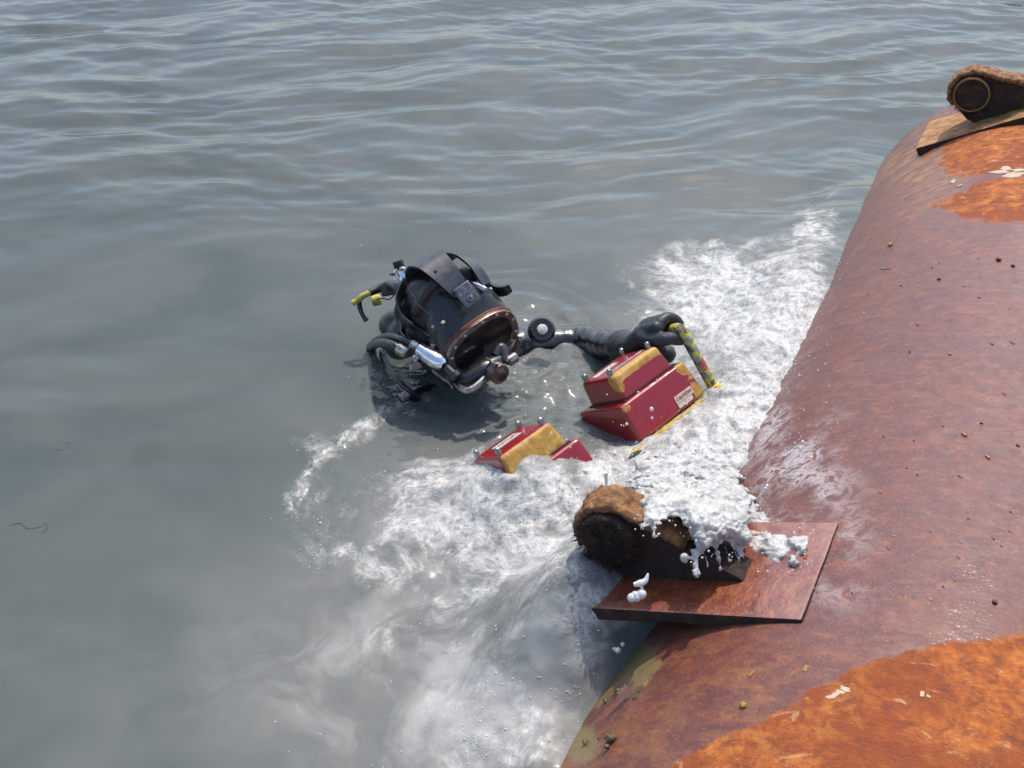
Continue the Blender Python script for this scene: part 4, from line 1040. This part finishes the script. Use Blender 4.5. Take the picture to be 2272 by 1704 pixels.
DR = [((1586,1205),(1594,1236),(1600,1262),.0030),((1604,1200),(1616,1236),(1622,1258),.0026),((1622,1205),(1636,1240),(1642,1264),.0034),((1562,1225),(1568,1244),(1570,1258),.0028),((1453,1165),(1452,1180),(1453,1190),.0045),((1545,1232),(1543,1252),(1545,1272),.0065),((1536,1236),(1524,1238),(1519,1238),.0045),((1596,1202),(1590,1212),(1588,1216),.004),
      ((1640,1232),(1652,1246),(1650,1236),.006),((1758,1236),(1764,1246),(1762,1252),.008),((1432,1166),(1428,1174),(1425,1170),.005),((1672,1110),(1690,1094),(1701,1079),.0025),((1290,1262),(1292,1276),(1290,1284),.004)]
for a, b, c_, r in DR:
    P = [at(p[0], p[1], splash_t(*p)-.016) for p in (a, b, c_)]
    tube(bm, P, [r*.9, r*.7, r*.8], 10, 5); ball(bm, P[-1], r*1.35)
foamv = lambda c: (.0040*fbm(c[:, 0]*30+c[:, 2]*11, c[:, 1]*30+c[:, 2]*29, 2, 3) - .0065*np.clip(.45-np.abs(fbm(c[:, 0]*52, c[:, 1]*52+c[:, 2]*48, 2, 8)), 0, 1) + .0008*fbm(c[:, 0]*120, c[:, 1]*120+c[:, 2]*110, 2, 9))
sp = fuse('splash_foam', bm, MAT['thrown'], None, voxel=.0028, smooth=3, disp=foamv); tag(sp, kind='stuff')
sp['label'] = 'white surge of foam breaking over the lower lug with dripping fingers'
bm = new()
Z2 = [(1470,945,5),(1475,1020,3),(1260,1070,3.5),(1358,803,3),(1630,573,3),(1315,355,2),(1215,1080,2),(1235,1085,1.6),(1095,822,2),(1417,245,1.6),(1515,695,1.5),(1467,652,1.5),(1455,765,1.5),(1160,1325,5.5),
 (910,1475,6),(895,1465,4),(855,1485,2.6),(790,1360,2),(785,1268,2.2),(750,1205,2.8),(620,1145,2.5),(1770,900,2),(1850,905,2),(1520,1130,1.8),(1345,1222,2),(1100,1590,3.5),(840,1615,3.5),(1530,480,1.2),(1700,960,1.4)]
Z3 = [(585,665,3.2),(750,720,3.6),(803,715,2.6),(780,770,2.6),(763,800,2.6),(540,850,2.5),(457,915,2.5),(573,1358,5.5),(540,1400,8),(515,1390,5),(740,650,3),(480,715,1.3),(400,675,1.3),(392,957,1.2),(825,860,1.3),(600,620,1.6),(500,640,1.2)]
ZR = [(1425,640,2),(1207,925,2.2),(1170,960,2),(1280,965,1.8),(1083,1360,4.2),(1070,1390,3.6),(1077,1443,3.2),(1133,1445,3),(1215,1140,2.2),(885,1605,4.5),(1090,1180,2.5),(1065,990,2.6),(1220,815,1.8),(1040,1365,2.5),(1230,1045,1.5)]
def drop(x, y, r, lift=.05):
    h = hull_hit(x, y); t = min(h[0] if h else 9, (CAMH-.05)/-ray(x, y).z) - lift; rr = r*t/FPX
    ball(bm, at(x, y, t), (rr, rr*random.uniform(.85, 1.1), rr*random.uniform(.9, 1.25)), sub=2)
for x, y, r in Z2: drop(1060+x/3.814, 660+y/3.814, r*.95, .18)
for x, y, r in Z3: drop(1200+x/3.16, 1000+y/3.16, r*.95, .12)
for x, y, r in ZR: drop(1350+x/2.514, 440+y/2.514, r*.95, .03)
# the falling clot below the lug and the thrown stalks
tq = 1.60
for (x, y, r) in ((1413,1325,11),(1402,1326,11),(1423,1318,12),(1410,1320,10)): ball(bm, at(x, y, tq), r*tq/FPX, sub=2)
tube(bm, [at(1423,1316,tq), at(1424,1304,tq), at(1421,1296,tq)], .0024, 8); tube(bm, [at(1406,1297,tq), at(1420,1294,tq), at(1432,1288,tq), at(1438,1272,tq)], [.003, .0055, .0045, .0012], 10)
tube(bm, [at(1343,1048,2.05), at(1345,1066,2.06), at(1346,1085,2.07), at(1353,1105,2.08)], [.005, .003, .003, .004], 8)
tube(bm, [at(1682,1108,1.80), at(1692,1095,1.79), at(1700,1082,1.785)], [.0015, .0022, .003], 8)
# fine spray knocked up along the hull and over the churned patches
def rnd(x0, x1): return random.uniform(x0, x1)
for k_ in range(170):
    f = random.random(); x = np.interp(f, [0, .5, 1], [1640, 1760, 1845]) + random.gauss(12, 26); y = np.interp(f, [0, .5, 1], [1040, 800, 560]) + random.gauss(0, 16)
    drop(x, y, rnd(.5, 1.5)**1.4, rnd(.0, .03))
for k_ in range(80): drop(random.gauss(1760, 45), random.gauss(985, 50), rnd(.5, 1.7), rnd(.0, .03))
for k_ in range(110): drop(random.gauss(1400, 150), random.gauss(1010, 80), rnd(.4, 1.2), rnd(.03, .10))
for k_ in range(60): drop(random.gauss(1330, 60), random.gauss(1440, 60), rnd(.4, 1.2), rnd(.0, .02))
for k_ in range(60): drop(random.gauss(1830, 60), random.gauss(1260, 50), rnd(.4, 1.1), rnd(-.002, .01))
for k_ in range(520):
    x, y = random.uniform(1385, 1810), random.uniform(990, 1290); d = float(inpoly(np.array([x]), np.array([y]), POLY)[0])
    if d < 22 and random.random() < (1 if d > 0 else .5): ball(bm, at(x, y, splash_t(x, y)-rnd(.015, .04)), rnd(.0006, .0022), sub=1)
me = bpy.data.meshes.new('spray_drops'); bm.to_mesh(me); bm.free()
sd_ = link('spray_drops', me, MAT['drop']); tag(sd_, kind='stuff'); sd_['label'] = 'loose white drops of spray flying over the tool and the lug'

# ---------------------------------------------------------------- small life and scale on the steel
def on_hull(x, y):
    while hull_hit(x, y) is None: x += 6
    t, p = hull_hit(x, y); c = NX*HN + AX*(p.dot(AX)) + Vector((0, 0, HZ)); n_ = (p-c).normalized(); return p, n_
for nm, c1, c2 in (('snail_yellow', (.38, .25, .04), (.22, .13, .03)), ('chip_pale', (.50, .40, .27), (.34, .25, .15)), ('flake_dark', (.05, .03, .02), (.11, .05, .03)), ('flake_rust', (.36, .16, .05), (.22, .08, .03)), ('moss_clump', (.15, .11, .05), (.045, .032, .018))):
    k = NT(nm); MAT[nm] = k.done(k.bsdf(k.mix(k.noise(160, 5, .7), c2, c1), .5, normal=k.bump(k.noise(300, 4), .6, .002)))
def snail(x, y, r, mat, label, cat='sea snail', name='sea_snail', grp=None):
    p, n_ = on_hull(x, y); X_, Y_, Z_ = frame(n_); bm = new(); P = []
    for i in range(26):
        a = i*.62; rr = r*(1-i/27.)*.62; P.append(X_*cos(a)*rr + Y_*sin(a)*rr + Z_*(r*.45+r*.9*(i/26.)**1.2))
    tube(bm, P, lambda f: r*(.52*(1-f)+.06), 10, curve=False); ball(bm, Z_*r*.5, r*.55)
    o = obj(name, bm, MAT[mat]); o.location = p; tag(o, label, cat, grp)
snail(1975, 545, .0065, 'snail_yellow', 'small yellow snail alone high on the maroon steel beside the white surf')
snail(2215, 578, .0060, 'flake_dark', 'dark snail near the right edge, larger one of the close pair', grp='dark snails on the wet steel')
snail(2247, 591, .0045, 'flake_dark', 'tiny dark snail at the right edge, smaller one of the close pair', grp='dark snails on the wet steel')
snail(2083, 621, .0045, 'flake_dark', 'dark snail by itself, below and left of the close pair of snails', grp='dark snails on the wet steel')
snail(2206, 1337, .0040, 'flake_dark', 'dark snail just above the lower orange rust patch at the right', grp='dark snails on the wet steel')
snail(1649, 1567, .0050, 'snail_yellow', 'pale brown snail low on the wet steel left of the orange patch')
def flake(x, y, s, mat, lift=.0009, el=1.8, rot=None):
    s *= .85; lift = min(lift, .0009)
    p, n_ = on_hull(x, y); X_, Y_, Z_ = frame(n_); a0 = rot if rot is not None else random.uniform(0, 6.28)
    bm = new(); n = 11; top = []; bot = []
    for i in range(n):
        a = 2*pi*i/n; r = s*random.uniform(.6, 1.15); u, v = r*cos(a)*el, r*sin(a)
        u, v = u*cos(a0)-v*sin(a0), u*sin(a0)+v*cos(a0)
        q = X_*u+Y_*v; bot.append(bm.verts.new(p+q-Z_*.001)); top.append(bm.verts.new(p+q*.9+Z_*(lift+random.uniform(0, lift))))
    c = bm.verts.new(p+Z_*lift*1.6)
    for i in range(n):
        j = (i+1) % n; bm.faces.new((bot[i], bot[j], top[j], top[i])); bm.faces.new((top[i], top[j], c))
    bmesh.ops.transform(bm, matrix=INV, verts=bm.verts); obj('rust_flake', bm, MAT[mat], buoy, smooth=False)
for a in ((1764,1590,.007,'flake_rust'),(1789,1483,.006,'flake_rust'),(1853,1543,.006,'chip_pale'),(1842,1548,.005,'chip_pale'),(1864,1536,.005,'chip_pale'),(1876,1530,.006,'chip_pale'),(2046,1541,.004,'chip_pale'),(2060,1546,.003,'chip_pale'),
          (2115,403,.011,'chip_pale'),(2215,382,.018,'chip_pale'),(2250,388,.022,'chip_pale'),(2232,374,.014,'chip_pale'),(2262,378,.016,'chip_pale'),(2130,412,.006,'chip_pale'),
          (1967,594,.013,'moss_clump'),(1840,475,.010,'flake_dark'),(1668,1495,.005,'flake_rust'),(1558,1411,.006,'flake_dark'),(1575,1405,.005,'flake_dark'),(1410,1545,.007,'moss_clump'),(1418,1530,.008,'moss_clump'),(1432,1518,.006,'flake_rust')): flake(*a)
for _ in range(46):
    x, y = random.uniform(1880, 2265), random.uniform(520, 1330)
    if x < 1650+(1330-y)*.1+120: continue
    flake(x, y, rnd(.0012, .0034), random.choice(['flake_dark', 'flake_dark', 'flake_rust', 'moss_clump']), .0012, rnd(1, 3), .3)
def clump(x, y, s, nm='barnacle_clump'):
    p, n_ = on_hull(x, y); bm = new()
    for _ in range(26):
        q = p + Vector((random.gauss(0, s*.45), random.gauss(0, s*.6), random.gauss(0, s*.3))) + n_*s*.1; ball(bm, q, rnd(.25, .5)*s*.8, sub=1)
    bmesh.ops.transform(bm, matrix=INV, verts=bm.verts)
    fuse(nm, bm, MAT['moss_clump'], buoy, .0022, 1, lambda c: .002*fbm(c[:, 0]*120, c[:, 1]*120+c[:, 2]*80, 3, 6))
clump(1356, 1645, .013); clump(1300, 1646, .006); clump(1372, 1535, .006); clump(1345, 1555, .005)
# strands of weed drifting at the surface
k = NT('weed_strand'); MAT['strand'] = k.done(k.bsdf((.040, .046, .036), .5))
def strand(pts, r, label, grp='dark weed strands drifting at the left'):
    P = []
    for x, y in pts:
        q = atz(x, y, .001); zz = float(water_height(np.array([[q.x]]), np.array([[q.y]]))[0][0, 0]); P.append(Vector((q.x, q.y, zz+.0008)))
    bm = new(); tube(bm, P, r, 5, 6); o = obj('seaweed_strand', bm, MAT['strand']); tag(o, label, 'seaweed', grp)
strand([(20,1165),(45,1160),(60,1172),(88,1168),(100,1160),(104,1172),(92,1182)], .0007*.6, 'dark branching weed strand nearest the left picture edge')
strand([(122,995),(136,998),(152,990),(156,982),(140,984)], .0005*.6, 'small ring of weed, topmost of the strands at the left')
strand([(2180,0),(2200,2),(2235,5),(2270,8)], .0030*.6, 'dark floating twig at the top right corner', None)
